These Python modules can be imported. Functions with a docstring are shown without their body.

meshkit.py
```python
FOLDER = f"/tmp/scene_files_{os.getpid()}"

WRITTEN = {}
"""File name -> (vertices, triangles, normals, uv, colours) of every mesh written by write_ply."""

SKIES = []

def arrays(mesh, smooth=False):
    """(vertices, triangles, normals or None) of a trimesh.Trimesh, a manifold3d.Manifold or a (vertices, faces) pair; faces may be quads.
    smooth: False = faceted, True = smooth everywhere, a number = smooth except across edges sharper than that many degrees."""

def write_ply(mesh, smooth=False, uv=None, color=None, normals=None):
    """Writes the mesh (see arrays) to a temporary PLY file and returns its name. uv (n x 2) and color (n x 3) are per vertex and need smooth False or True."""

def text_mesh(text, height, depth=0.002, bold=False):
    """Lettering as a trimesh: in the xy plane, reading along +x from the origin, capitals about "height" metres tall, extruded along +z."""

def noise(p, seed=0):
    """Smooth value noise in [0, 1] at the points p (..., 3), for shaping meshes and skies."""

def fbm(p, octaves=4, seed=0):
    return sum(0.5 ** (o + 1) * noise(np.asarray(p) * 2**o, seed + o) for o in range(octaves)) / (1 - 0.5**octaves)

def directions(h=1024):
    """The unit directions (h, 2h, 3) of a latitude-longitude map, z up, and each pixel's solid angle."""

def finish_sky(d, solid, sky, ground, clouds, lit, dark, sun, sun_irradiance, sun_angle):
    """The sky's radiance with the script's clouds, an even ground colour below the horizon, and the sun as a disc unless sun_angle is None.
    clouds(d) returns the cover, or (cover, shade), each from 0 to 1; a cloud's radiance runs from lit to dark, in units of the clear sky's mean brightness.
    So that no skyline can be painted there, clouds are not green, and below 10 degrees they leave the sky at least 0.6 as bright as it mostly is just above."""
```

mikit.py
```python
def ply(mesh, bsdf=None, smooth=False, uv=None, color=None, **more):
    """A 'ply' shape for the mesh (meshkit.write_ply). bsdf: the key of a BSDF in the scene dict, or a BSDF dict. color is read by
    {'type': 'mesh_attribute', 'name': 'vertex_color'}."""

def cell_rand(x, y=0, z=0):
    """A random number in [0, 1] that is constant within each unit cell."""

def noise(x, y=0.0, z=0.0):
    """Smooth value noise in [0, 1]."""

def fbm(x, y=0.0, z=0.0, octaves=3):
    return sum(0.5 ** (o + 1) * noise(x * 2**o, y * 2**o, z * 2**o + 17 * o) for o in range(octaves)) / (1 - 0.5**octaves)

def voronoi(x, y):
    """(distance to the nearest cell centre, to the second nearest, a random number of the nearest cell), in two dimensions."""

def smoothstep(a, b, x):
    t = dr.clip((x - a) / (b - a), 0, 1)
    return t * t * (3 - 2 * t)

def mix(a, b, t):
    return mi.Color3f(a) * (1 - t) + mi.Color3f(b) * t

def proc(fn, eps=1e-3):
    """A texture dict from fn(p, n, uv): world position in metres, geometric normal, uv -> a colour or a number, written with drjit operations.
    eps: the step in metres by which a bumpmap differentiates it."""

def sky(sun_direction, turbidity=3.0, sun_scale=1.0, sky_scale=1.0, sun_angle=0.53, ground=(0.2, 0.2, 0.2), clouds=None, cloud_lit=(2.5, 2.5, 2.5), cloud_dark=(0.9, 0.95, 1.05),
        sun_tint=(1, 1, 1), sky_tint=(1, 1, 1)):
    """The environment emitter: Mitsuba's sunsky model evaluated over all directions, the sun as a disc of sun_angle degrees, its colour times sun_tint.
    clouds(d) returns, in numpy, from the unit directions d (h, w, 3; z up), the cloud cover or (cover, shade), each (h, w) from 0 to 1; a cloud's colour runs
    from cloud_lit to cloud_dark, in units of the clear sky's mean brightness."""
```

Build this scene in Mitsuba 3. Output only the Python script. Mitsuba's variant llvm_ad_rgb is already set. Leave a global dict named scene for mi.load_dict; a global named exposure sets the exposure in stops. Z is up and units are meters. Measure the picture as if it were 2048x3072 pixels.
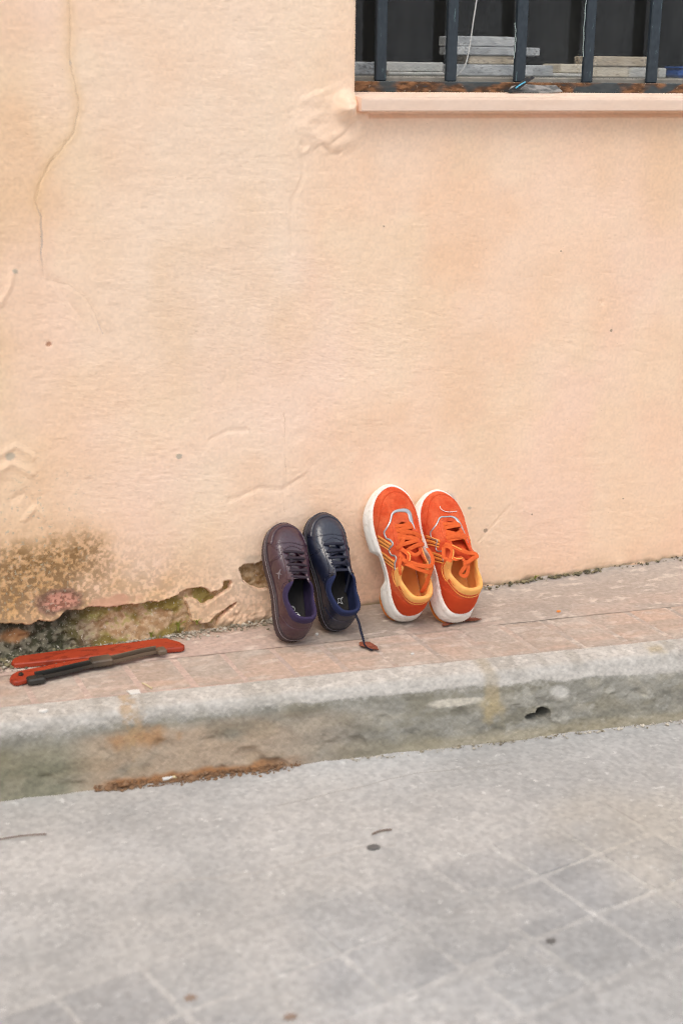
import math, random
import numpy as np, trimesh, mitsuba as mi, drjit as dr, shapely
from shapely.geometry import Polygon, LineString, Point, box as sbox
from scipy.interpolate import CubicSpline
import mikit, meshkit
from mikit import proc, noise, cell_rand, smoothstep, mix
def fbm(x, y=0.0, z=0.0, octaves=3):
    """mikit's fbm with every octave turned, so that no lattice shows"""
    x, y, z = mi.Float(x), mi.Float(y), mi.Float(z); tot, a = mi.Float(0), .5
    for o in range(octaves):
        tot += a * noise(x, y, z + 17.0 * o); a *= .5
        x, y, z = 1.56 * x - 1.21 * y + .35 * z + 3.1, 1.21 * x + 1.50 * y - .45 * z + 1.7, 2.03 * z + .31 * x
    return tot / (1 - .5 ** octaves)

# ------------------------------------------------------------------ camera, sky, exposure
T = mi.ScalarTransform4f
EYE = np.array([-1.378, -2.763, 1.183]); FWD = np.array([0.3912, 0.8704, -0.2990]); UP = np.array([0.1118, 0.2781, 0.9540])
scene, labels = {}, {}
scene['camera'] = {'type': 'thinlens', 'fov': 26.984, 'fov_axis': 'x', 'aperture_radius': 0.0100, 'focus_distance': 3.22,
                   'near_clip': 0.05, 'far_clip': 200.0,
                   'to_world': T().look_at(origin=EYE.tolist(), target=(EYE + FWD).tolist(), up=UP.tolist())}
scene['sky'] = mikit.sky((-0.42, -0.62, 1.15), turbidity=3, sun_scale=0.34, sun_angle=30, sun_tint=(.90, .97, 1.10), clouds=lambda d: (1.0, 1 - np.clip(d[..., 2], 0, 1)),      # an overcast sky is brightest overhead
                         cloud_lit=(2.95, 3.10, 3.36), cloud_dark=(1.75, 1.85, 2.02), ground=(0.34, 0.34, 0.33))
exposure = 1.93

# ------------------------------------------------------------------ helpers
rng = np.random.default_rng(7)
def numbered(name):
    if name not in scene and name not in labels and not any(k.startswith(name + '__') for k in scene): return name
    i = 1
    while f'{name}_{i:03d}' in scene or f'{name}_{i:03d}' in labels or any(k.startswith(f'{name}_{i:03d}__') for k in scene): i += 1
    return f'{name}_{i:03d}'
def thing(name, label=None, category=None, group=None, kind=None):
    k = numbered(name); labels[k] = {}
    for a, b in (('label', label), ('category', category), ('group', group), ('kind', kind)):
        if b: labels[k][a] = b
    return k
def obj(name, mesh, bsdf, parent=None, smooth=False, M=None, label=None):
    k = numbered(parent + '__' + name) if parent else name
    if M is not None: mesh = (np.asarray(mesh[0]) @ M[0].T + M[1], mesh[1]) if isinstance(mesh, tuple) else xf(mesh, M)
    scene[k] = mikit.ply(mesh, bsdf, smooth=smooth)
    if label: labels[k] = {'label': label}
    return k
def xf(mesh, M):
    v, f = mv(mesh); return (v @ M[0].T + M[1], f)
def mv(mesh): return (np.asarray(mesh[0]), np.asarray(mesh[1])) if isinstance(mesh, tuple) else (np.array(mesh.vertices), np.array(mesh.faces))
def join(ms):
    vs, fs, n = [], [], 0
    for m in ms:
        v, f = mv(m); vs.append(v); fs.append(f + n); n += len(v)
    return (np.vstack(vs), np.vstack(fs))
def grid_faces(nu, nv, wrap=False):
    i, j = np.meshgrid(np.arange(nu if wrap else nu - 1), np.arange(nv - 1), indexing='ij')
    a = i * nv + j; b = ((i + 1) % nu) * nv + j
    q = np.stack([a, b, b + 1, a + 1], -1).reshape(-1, 4)
    return np.vstack([q[:, [0, 1, 2]], q[:, [0, 2, 3]]])
def rbox(x0, x1, y0, y1, z0, z1, c=0.003):
    """A box with chamfered edges."""
    c = min(c, (x1 - x0) * .3, (y1 - y0) * .3, (z1 - z0) * .3); p = []
    for sx in (0, 1):
        for sy in (0, 1):
            for sz in (0, 1):
                X, Y, Z = (x0, x1)[sx], (y0, y1)[sy], (z0, z1)[sz]; dx, dy, dz = c * (1 - 2 * sx), c * (1 - 2 * sy), c * (1 - 2 * sz)
                p += [(X, Y + dy, Z + dz), (X + dx, Y, Z + dz), (X + dx, Y + dy, Z)]
    return trimesh.convex.convex_hull(np.array(p))
def prism(poly, z0, z1, c=0.0):
    """Polygon (shapely or points, in x y) raised from z0 to z1, its top edge chamfered by c."""
    poly = poly if hasattr(poly, 'exterior') else Polygon(poly)
    if not poly.is_valid: poly = poly.buffer(0)
    if c <= 0:
        m = trimesh.creation.extrude_polygon(poly, z1 - z0, engine='earcut'); m.apply_translation([0, 0, z0]); return m
    ins = poly.buffer(-c, join_style=1, quad_segs=3)
    a = trimesh.creation.extrude_polygon(poly, z1 - c - z0, engine='earcut'); a.apply_translation([0, 0, z0])
    o = np.array(poly.exterior.coords)[:-1]; parts = [a]
    tv, tf = trimesh.creation.triangulate_polygon(ins, engine='earcut'); parts.append((np.c_[tv, np.full(len(tv), z1)], tf))
    r = np.array([ins.exterior.interpolate(ins.exterior.project(Point(p))).coords[0] for p in o]); n = len(o)
    v = np.vstack([np.c_[o, np.full(n, z1 - c)], np.c_[r, np.full(n, z1)]]); i = np.arange(n); j = (i + 1) % n
    f = np.vstack([np.stack([i, j, j + n], 1), np.stack([i, j + n, i + n], 1)])
    if Polygon(o).exterior.is_ccw is False: f = f[:, ::-1]
    parts.append((v, f)); return join(parts)
def resample(P, n):
    P = np.asarray(P, float); d = np.r_[0, np.cumsum(np.linalg.norm(np.diff(P, axis=0), axis=1))]
    return CubicSpline(d, P)(np.linspace(0, d[-1], n)) if len(P) > 2 else P[0] + (P[-1] - P[0]) * np.linspace(0, 1, n)[:, None]
def sweep(P, w, h=None, up=(0, 0, 1), sides=8, caps=True, power=2.0):
    """A cord or a flat lace along the points P; w, h half width and half height (numbers or one per point); up: direction of h."""
    P = np.asarray(P, float); n = len(P); h = w if h is None else h
    w = np.broadcast_to(w, (n,)); h = np.broadcast_to(h, (n,))
    t = np.gradient(P, axis=0); t /= np.linalg.norm(t, axis=1, keepdims=True) + 1e-12
    u = np.broadcast_to(np.asarray(up, float), P.shape); a = np.cross(t, u); bad = np.linalg.norm(a, axis=1) < .05
    a[bad] = np.cross(t[bad], [1, .2, .1]); a /= np.linalg.norm(a, axis=1, keepdims=True) + 1e-12
    for k in range(1, n):
        if a[k] @ a[k - 1] < 0: a[k] *= -1
    b = np.cross(a, t); th = np.arange(sides) * 2 * np.pi / sides
    cx, sx = np.sign(np.cos(th)) * np.abs(np.cos(th)) ** (2 / power), np.sign(np.sin(th)) * np.abs(np.sin(th)) ** (2 / power)
    V = P[:, None] + w[:, None, None] * cx[None, :, None] * a[:, None] + h[:, None, None] * sx[None, :, None] * b[:, None]
    i, j = np.meshgrid(np.arange(n - 1), np.arange(sides), indexing='ij')
    q = np.stack([i * sides + j, i * sides + (j + 1) % sides, (i + 1) * sides + (j + 1) % sides, (i + 1) * sides + j], -1).reshape(-1, 4)
    F = [q[:, [0, 1, 2]], q[:, [0, 2, 3]]]; V = V.reshape(-1, 3)
    if caps:
        V = np.vstack([V, P[0], P[-1]]); k = np.arange(sides); m = len(V)
        F += [np.stack([np.full(sides, m - 2), (k + 1) % sides, k], 1), np.stack([np.full(sides, m - 1), (n - 1) * sides + k, (n - 1) * sides + (k + 1) % sides], 1)]
    return (V, np.vstack(F))
def blob(r, seed, amp=.25, sub=2, freq=1.6):
    m = trimesh.creation.icosphere(subdivisions=sub); v = np.array(m.vertices)
    v = v * (1 + amp * (meshkit.fbm(v * freq + seed * 7.3, 3, seed)[:, None] - .5) * 2); return (v * np.asarray(r), np.array(m.faces))
def rotz(a): c, s = math.cos(a), math.sin(a); return np.array([[c, -s, 0], [s, c, 0], [0, 0, 1.0]])

# ------------------------------------------------------------------ materials
def rgb(c): return {'type': 'rgb', 'value': list(c)}
def pbr(name, color, rough=.8, bump=None, scale=1.0, two=True, eps=1e-3, **kw):
    b = {'type': 'principled', 'base_color': proc(color) if callable(color) else rgb(color), 'roughness': proc(rough) if callable(rough) else float(rough), **kw}
    if bump is not None: b = {'type': 'bumpmap', 'height': proc(bump, eps), 'scale': float(scale), 'nested': b}
    scene[name] = {'type': 'twosided', 'inner': b} if two else b
    return name
def seg_dist(px, pz, pts):
    """distance in the wall's plane to a polyline, and the number of the nearest piece as a fraction along it"""
    best, along = mi.Float(9.0), mi.Float(0)
    for i, ((ax, az), (bx, bz)) in enumerate(zip(pts[:-1], pts[1:])):
        dx, dz = bx - ax, bz - az; t = dr.clip(((px - ax) * dx + (pz - az) * dz) / (dx * dx + dz * dz), 0, 1)
        d = dr.sqrt(dr.square(px - ax - t * dx) + dr.square(pz - az - t * dz))
        along = dr.select(d < best, (i + t) / (len(pts) - 1), along); best = dr.minimum(best, d)
    return best, along
CRACK = [(-.7017, 1.36), (-.7019, 1.2358), (-.7063, 1.1943), (-.7027, 1.1765), (-.6996, 1.1465), (-.6927, 1.1164), (-.6935, 1.0981), (-.7036, 1.0585), (-.7254, 1.031), (-.7525, 1.0006), (-.7735, .9639), (-.7848, .9299), (-.7735, .9014), (-.7774, .8268), (-.7764, .7838), (-.7247, .7684), (-.6926, .7438), (-.6772, .71), (-.662, .669)]
CRACK3 = [(-.275, .47), (-.2718, .405), (-.2695, .3525), (-.2719, .2924), (-.2735, .2506)]
CRACK4 = [(-.1519, .2247), (-.1148, .1968), (-.0729, .1599), (-.0428, .1241), (-.05, .06)]
def blot(x, z, cx, cz, rx, rz, soft=.35, wob=.35, f=40.0):
    """an irregular stain: 1 inside, 0 outside"""
    d = dr.sqrt(dr.square((x - cx) / rx) + dr.square((z - cz) / rz)) + (fbm(x * f, z * f, 3.0) - .5) * wob * 2
    return 1 - smoothstep(1 - soft, 1 + soft, d)
def trowel(x, z):
    return fbm(x * 9 + 2.0, (z - .16 * x) * 70, 1.0, octaves=3)
def plaster_color(p, n, uv):
    x, z = p.x, p.z
    big = fbm(x * 2.2 + 5, z * 2.0 + 1, .3, octaves=3); mid = fbm(x * 11, z * 9, 2.0, octaves=3); fine = fbm(x * 190, z * 190, 4.0, octaves=2)
    c = mix((.838, .562, .380), (.875, .648, .488), smoothstep(.30, .66, big * .6 + mid * .4))
    c = mix(c, (.83, .690, .555), .6 * blot(x, z, -.42, .85, .26, .55, .7, .5, 6.0))             # chalky, rubbed paler
    c = mix(c, (.858, .605, .440), .5 * smoothstep(.0, .5, x))
    c = mix(c, (.745, .51, .32), .40 * smoothstep(.46, .80, fbm(x * 6 + 9, z * 5 + 3, .8)) )
    c = mix(c, (.74, .515, .32), .55 * (1 - smoothstep(-.90, -.62, x + .10 * (mid - .5))))           # yellower at the left end
    c = mix(c, (.88, .64, .53), .35 * smoothstep(.45, .75, fbm(x * 5 + 3, z * 4 + 8, 6.0, octaves=4))); c = mix(c, (.85, .69, .50), .30 * smoothstep(.5, .75, fbm(x * 7 + 13, z * 6 + 4, 1.0, octaves=4)))
    c = c * (.985 + .03 * trowel(x, z)) * (.93 + .14 * fine)
    # thin fissure with grey filler
    d, a = seg_dist(x + .006 * (fbm(x * 60, z * 60) - .5), z, CRACK)
    wide = .0008 + .0030 * smoothstep(.55, .75, noise(a * 14, 3.3)) * (1 - smoothstep(.62, .75, a))
    c = mix(c, (.66, .42, .17), .22 * (1 - smoothstep(.0, .022, d)) * (1 - smoothstep(.6, .75, a)))
    c = mix(c, mix((.40, .26, .15), (.40, .36, .33), smoothstep(.5, .7, noise(a * 14, 3.3))), (1 - smoothstep(wide * .6, wide * 1.3 + .0008, d)) * (.30 + .40 * smoothstep(.5, .7, noise(a * 14, 3.3))) * (1 - .6 * smoothstep(.7, .8, a)))
    for L in (CRACK3, CRACK4):
        d, a = seg_dist(x + .01 * (fbm(x * 50, z * 50, 2.0) - .5), z, L); c = mix(c, (.42, .27, .16), .30 * (1 - smoothstep(.0004, .0014, d)) * smoothstep(.3, .6, noise(a * 9, 1.0)))
    # damp and mould at the foot, strongest to the left
    low = 1 - smoothstep(.05, .34, z + .16 * smoothstep(-.75, -.3, x) + .08 * (mid - .5)); left = 1 - smoothstep(-.62, -.30, x)
    spk = .55 * fbm(x * 170 + 3, z * 170, 6.0, octaves=4) + .45 * fbm(x * 55, z * 60, 2.5, octaves=4)
    m = low * left
    c = mix(c, (.72, .44, .18), .70 * m * smoothstep(.2, .75, fbm(x * 30, z * 30, 1.5)))
    core = blot(x, z, -.84, .165, .145, .080, .6, .6, 22.0)
    c = mix(c, (.45, .235, .075), .72 * core * (.5 + .8 * (fbm(x * 60, z * 60, 9.0) - .2)))
    c = mix(c, (.21, .115, .04), dr.clip(m * smoothstep(.38, .58, 1 - spk) * .45 + core * smoothstep(.34, .62, 1 - spk) * .80, 0, .9))
    c = mix(c, (.45, .43, .34), core * .7 * smoothstep(.70, .78, fbm(x * 330, z * 330, 2.2)))
    c = mix(c, (.52, .37, .25), .60 * smoothstep(.40, .60, 1 - spk) * (1 - smoothstep(.0, .30, z - .06 * (x + .3))) * (1 - smoothstep(-.25, .12, x)))
    c = mix(c, (.55, .36, .20), .30 * (1 - smoothstep(.0, .06, z)) * smoothstep(.45, .6, mid))
    # places where the paint has come off
    pk = blot(x, z, -.778, .112, .046, .026, .18, .35, 45.0)
    c = mix(c, mix((.60, .30, .22), (.29, .13, .085), smoothstep(.36, .66, fbm(x * 190, z * 190, 8.0))), pk)
    rim = pk * (1 - blot(x, z, -.776, .112, .037, .019, .25, .35, 45.0)); c = mix(c, (.15, .12, .08), .7 * rim * smoothstep(.35, .6, mid + .15))
    c = mix(c, (.60, .335, .22), .85 * blot(x, z, -.668, .097, .052, .014, .3, .5, 40.0))
    c = mix(c, (.50, .40, .31), .6 * blot(x, z, -.347, .149, .022, .013, .3, .4, 50.0))
    c = mix(c, (.52, .45, .42), .7 * blot(x, z, .135, .225, .014, .022, .4, .7, 50.0))
    c = mix(c, (.40, .38, .30), .6 * smoothstep(.64, .74, fbm(x * 190 + 2, z * 190, 3.3)) * (1 - smoothstep(.28, .5, z)) * (1 - smoothstep(-.80, -.62, x)))
    for bx, bz, r, k in ((-.7725, .655, .0065, 0), (-.0455, .86, .0022, 1), (.4, .79, .003, 1), (-.86, .435, .010, 2), (.235, .145, .006, 1), (.19, .205, .005, 2), (-.51, .40, .007, 2), (.55, .60, .004, 1), (-.83, .80, .006, 2), (.62, .18, .003, 1), (.36, .17, .003, 1)):
        c = mix(c, ((.42, .18, .10), (.30, .21, .16), (.40, .36, .29))[k], .75 * blot(x, z, bx, bz, r, r * .8, .3, .4, 90.0))
    # grime where wall meets pavement
    c = mix(c, (.20, .16, .10), .85 * (1 - smoothstep(.0, .010 + .014 * fbm(x * 45, 2.0, 1.0), z)) * smoothstep(.36, .55, fbm(x * 24, z * 60, 5.0) + .1))
    return dr.clip(c, 0.01, .9)
def plaster_bump(p, n, uv):
    x, z = p.x, p.z
    return 1.5 * fbm(x * 150, z * 170, 2.0, octaves=3) + .25 * trowel(x, z) * smoothstep(.35, .65, fbm(x * 4, z * 4, 7.0)) + .7 * fbm(x * 38, z * 45, 5.0, octaves=2)
pbr('m_plaster', plaster_color, .92, plaster_bump, .0011, eps=8e-4, specular=.25)
def base_color(p, n, uv):
    x, z = p.x, p.z; f = fbm(x * 90, z * 90, p.y * 90, octaves=4); g = fbm(x * 26, z * 26, 3.0); h = fbm(x * 220, z * 220, 1.0)
    c = mix((.36, .215, .11), (.52, .37, .235), smoothstep(.35, .65, f))
    c = mix(c, (.20, .155, .035), .85 * smoothstep(.42, .58, g) * (1 - smoothstep(-.44, -.36, x) * .85))
    c = mix(c, (.33, .30, .06), .5 * smoothstep(.60, .72, f) * (1 - smoothstep(-.45, -.35, x)))
    dk = (1 - smoothstep(-.78, -.66, x + .05 * (g - .5)))
    c = mix(c, mix((.035, .04, .028), (.16, .15, .115), smoothstep(.40, .66, f)), .92 * dk)
    c = mix(c, (.40, .20, .09), .8 * blot(x, z, -.868, .046, .03, .012, .4, .5, 60.0))
    c = mix(c, (.58, .53, .45), .6 * smoothstep(.70, .80, fbm(x * 330, z * 330, 1.0)))
    return c
pbr('m_base', base_color, .95, lambda p, n, uv: fbm(p.x * 170, p.z * 170, p.y * 170, octaves=3), .004, specular=.2)
pbr('m_sill', lambda p, n, uv: mix((.76, .55, .42), (.80, .63, .52), fbm(p.x * 12, p.z * 30, p.y * 12)) * (.94 + .1 * fbm(p.x * 150, p.y * 150, p.z * 150)) * mix((1, 1, 1), (.72, .74, .74), smoothstep(.6, .95, n.z) * (.45 + .5 * fbm(p.x * 25, p.y * 40))),
    .85, lambda p, n, uv: fbm(p.x * 120, p.y * 120, p.z * 120), .0012, specular=.25)
def steel_color(p, n, uv):
    f = fbm(p.x * 260, p.y * 260, p.z * 90, octaves=3)
    c = mix((.012, .021, .032), (.030, .043, .055), f)
    return mix(c, (.10, .18, .19), .7 * smoothstep(.74, .82, fbm(p.x * 300, p.z * 40, p.y * 300)))
pbr('m_steel', steel_color, .5, lambda p, n, uv: fbm(p.x * 300, p.y * 300, p.z * 200), .0006)
def rust_color(p, n, uv):
    f = fbm(p.x * 55, p.z * 160, p.y * 60, octaves=4); g = fbm(p.x * 16 + 4, p.z * 30)
    c = mix((.022, .032, .040), (.075, .085, .085), f)
    k = smoothstep(.42, .56, g + .35 * (.46 - dr.minimum(p.x, .46)))
    c = mix(c, mix((.07, .032, .014), (.26, .12, .05), smoothstep(.35, .7, f)), k * smoothstep(.30, .5, f + .12))
    c = mix(c, (.42, .36, .27), .6 * smoothstep(.70, .76, fbm(p.x * 200, p.z * 200, p.y * 200)))
    return mix(c, (.17, .20, .21), .6 * smoothstep(.7, .95, n.z))
pbr('m_rust', rust_color, .8, lambda p, n, uv: fbm(p.x * 150, p.y * 150, p.z * 150), .002)
pbr('m_dust', (.50, .52, .49), .9)
scene['m_pane'] = {'type': 'blendbsdf', 'weight': proc(lambda p, n, uv: .018 + .07 * smoothstep(.40, .75, fbm(p.x * 2.2, p.z * 1.1, 4.0)) + .05 * (1 - smoothstep(1.160, 1.185, p.z)) + .02 * fbm(p.x * 60, p.z * 14)), 'clear': {'type': 'thindielectric', 'int_ior': 1.28, 'ext_ior': 1.0}, 'dust': {'type': 'ref', 'id': 'm_dust'}}
scene['m_glassbit'] = {'type': 'thindielectric', 'int_ior': 1.5, 'ext_ior': 1.0}
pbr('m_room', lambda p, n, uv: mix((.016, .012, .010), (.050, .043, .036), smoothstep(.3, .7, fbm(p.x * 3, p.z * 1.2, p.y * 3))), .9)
pbr('m_ledge', lambda p, n, uv: mix((.16, .15, .13), (.36, .33, .28), fbm(p.x * 60, p.y * 60, p.z * 60)), .95, lambda p, n, uv: fbm(p.x * 200, p.y * 200), .002)
def slab(name, a, b, speck):
    pbr(name, lambda p, n, uv: mix(mix(a, b, smoothstep(.3, .7, fbm(p.x * 28, p.y * 28, p.z * 40))), speck, .7 * smoothstep(.60, .70, fbm(p.x * 190, p.y * 190, p.z * 190))), .8, lambda p, n, uv: fbm(p.x * 200, p.y * 200, p.z * 200), .001)
slab('m_slab_grey', (.36, .38, .39), (.60, .62, .62), (.14, .14, .14)); slab('m_slab_tan', (.50, .42, .31), (.62, .54, .42), (.16, .14, .12)); slab('m_slab_cream', (.66, .58, .44), (.74, .67, .54), (.5, .42, .3)); slab('m_slab_pale', (.52, .53, .50), (.68, .67, .62), (.35, .34, .32))
def walk_color(p, n, uv):
    x, y = p.x, p.y; g = fbm(x * 7, y * 7, 1.0, octaves=4); f = fbm(x * 140, y * 140, 2.0, octaves=3); s = fbm(x * 5 + 3, (y + .15 * x) * 26, 5.0)
    c = mix((.33, .275, .235), (.42, .355, .305), g)
    red = smoothstep(.40, .62, s * .55 + g * .45) * smoothstep(-.06, -.15, y + .13 * x + .05 * (g - .5))
    c = mix(c, (.455, .335, .27), .50 * red)
    c = mix(c, (.50, .365, .31), .6 * (1 - smoothstep(-.45, -.15, x)) * smoothstep(.02, -.05, y))
    c = mix(c, (.40, .27, .17), .5 * smoothstep(-.05, .0, y + .02 * (g - .5)) * (1 - smoothstep(-.2, .1, x)))
    c = mix(c, (.38, .35, .32), .55 * smoothstep(-.12, .0, y + .03 * (g - .5)) * smoothstep(-.2, .1, x))
    c = mix(c, (.28, .235, .20), .6 * blot(x, y, -.02, -.09, .13, .08, .8, .5, 20.0))
    c = mix(c, (.70, .62, .54), .35 * smoothstep(.60, .80, fbm(x * 30, y * 70, 9.0)))
    return c * (.80 + .40 * f)
WALKB = lambda p, n, uv: fbm(p.x * 150, p.y * 150, p.z * 60, octaves=3) + .8 * fbm(p.x * 30, p.y * 30)
pbr('m_walk', walk_color, .93, WALKB, .0016, specular=.25)
def tile_mat(name, tint):
    def col(p, n, uv):
        x, y = p.x, p.y; g = fbm(x * 9, y * 9, 1.0, octaves=4); f = fbm(x * 150, y * 150, 2.0, octaves=3); s = fbm(x * 6 + 3, (y + .15 * x) * 40, 5.0)
        c = mix((.385, .310, .258), (.45, .340, .275), smoothstep(.38, .62, s)) * mi.Color3f(tint)
        c = mix(c, (.395, .335, .285), .65 * smoothstep(.44, .60, g + .10 * smoothstep(-.1, .5, x)))
        c = mix(c, (.56, .49, .43), .40 * smoothstep(.52, .80, fbm(x * 30, y * 60, 9.0)))
        return c * (.80 + .40 * f)
    pbr(name, col, .93, WALKB, .0016, specular=.25)
tile_mat('m_tile_a', (1.0, 1.0, 1.0)); tile_mat('m_tile_b', (.97, .96, .95)); tile_mat('m_tile_c', (1.02, .985, .955))
def kerb_color(p, n, uv):
    x, y, z = p.x, p.y, p.z; q = x - .15 * y
    g = fbm(q * 8, z * 16, y * 8, octaves=4); f = fbm(x * 150, y * 150, z * 150, octaves=3); m = fbm(q * 30, z * 42, 2.0, octaves=3)
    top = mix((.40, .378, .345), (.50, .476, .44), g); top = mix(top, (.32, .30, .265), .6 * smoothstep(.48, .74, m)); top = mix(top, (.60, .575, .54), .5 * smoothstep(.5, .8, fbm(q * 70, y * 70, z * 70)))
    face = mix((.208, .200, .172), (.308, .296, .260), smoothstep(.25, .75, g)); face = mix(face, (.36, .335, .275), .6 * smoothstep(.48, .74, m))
    face = mix(face, (.145, .130, .085), .45 * smoothstep(.46, .70, fbm(q * 12 + 5, z * 30)))
    edge = -.026 - .010 * smoothstep(.1, .5, q) + .020 * (fbm(q * 20, 1.0, z * 20) - .5) + .018 * (fbm(q * 5, 4.0) - .5)
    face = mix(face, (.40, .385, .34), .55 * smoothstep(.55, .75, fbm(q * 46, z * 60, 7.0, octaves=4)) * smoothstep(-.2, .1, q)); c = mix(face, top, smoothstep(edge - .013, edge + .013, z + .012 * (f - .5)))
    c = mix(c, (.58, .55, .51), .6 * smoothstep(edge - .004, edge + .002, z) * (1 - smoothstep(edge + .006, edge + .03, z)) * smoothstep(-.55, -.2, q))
    c = mix(c, (.56, .52, .44), .8 * blot(q, z, .0, -.056, .055, .009, .3, .5, 40.0)); c = mix(c, (.60, .58, .54), .7 * blot(q, z, .23, -.060, .020, .014, .5, .5, 40.0))
    c = mix(c, (.25, .225, .14), .55 * (1 - smoothstep(-.85, -.66, q + .06 * (m - .5))) * (1 - smoothstep(-.075, -.03, z)))       # mossy left end
    c = mix(c, (.16, .16, .115), .6 * (1 - smoothstep(-.82, -.70, q)) * (1 - smoothstep(-.10, -.06, z)) * smoothstep(.4, .6, m))
    br = smoothstep(-.82, -.72, q) * (1 - smoothstep(-.5, -.12, q))
    c = mix(c, (.44, .315, .215), .65 * br * (1 - smoothstep(-.06, -.03, z + .02 * (g - .5))) * smoothstep(.30, .6, g + .1))
    c = mix(c, (.36, .20, .095), .8 * blot(q, z, -.66, -.058, .05, .017, .8, 1.0, 50.0)); c = mix(c, (.40, .27, .15), .75 * blot(q, z, -.672, -.015, .018, .06, .8, 1.1, 70.0) * smoothstep(.25, .6, fbm(x * 90, y * 90, z * 90)))
    c = mix(c, (.42, .32, .15), .55 * blot(q, z, .075, -.072, .022, .026, .8, .9, 60.0)); c = mix(c, (.36, .30, .21), .5 * blot(q, z, .075, -.01, .014, .045, .8, .9, 60.0))
    c = mix(c, (.36, .29, .16), .55 * blot(x, y, .40, -.465, .022, .018, .7, .9, 60.0))
    c = mix(c, (.37, .32, .22), .55 * (1 - smoothstep(-.138, -.118, z + .02 * (m - .5))) * smoothstep(-.3, .0, q))
    c = mix(c, (.30, .14, .055), .9 * (1 - smoothstep(-.139, -.126, z + .018 * (fbm(q * 40, 8.0) - .5))) * smoothstep(-.76, -.70, q) * (1 - smoothstep(-.45, -.3, q)))
    return c * (.74 + .52 * f) * (.88 + .24 * fbm(x * 320, y * 320, z * 320, octaves=2))
pbr('m_kerb', kerb_color, .95, lambda p, n, uv: fbm(p.x * 170, p.y * 170, p.z * 170, octaves=3) + 1.2 * fbm(p.x * 55, p.y * 55, p.z * 55) * (1 - smoothstep(-.07, -.04, p.z)), .0024, specular=.2)
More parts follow.
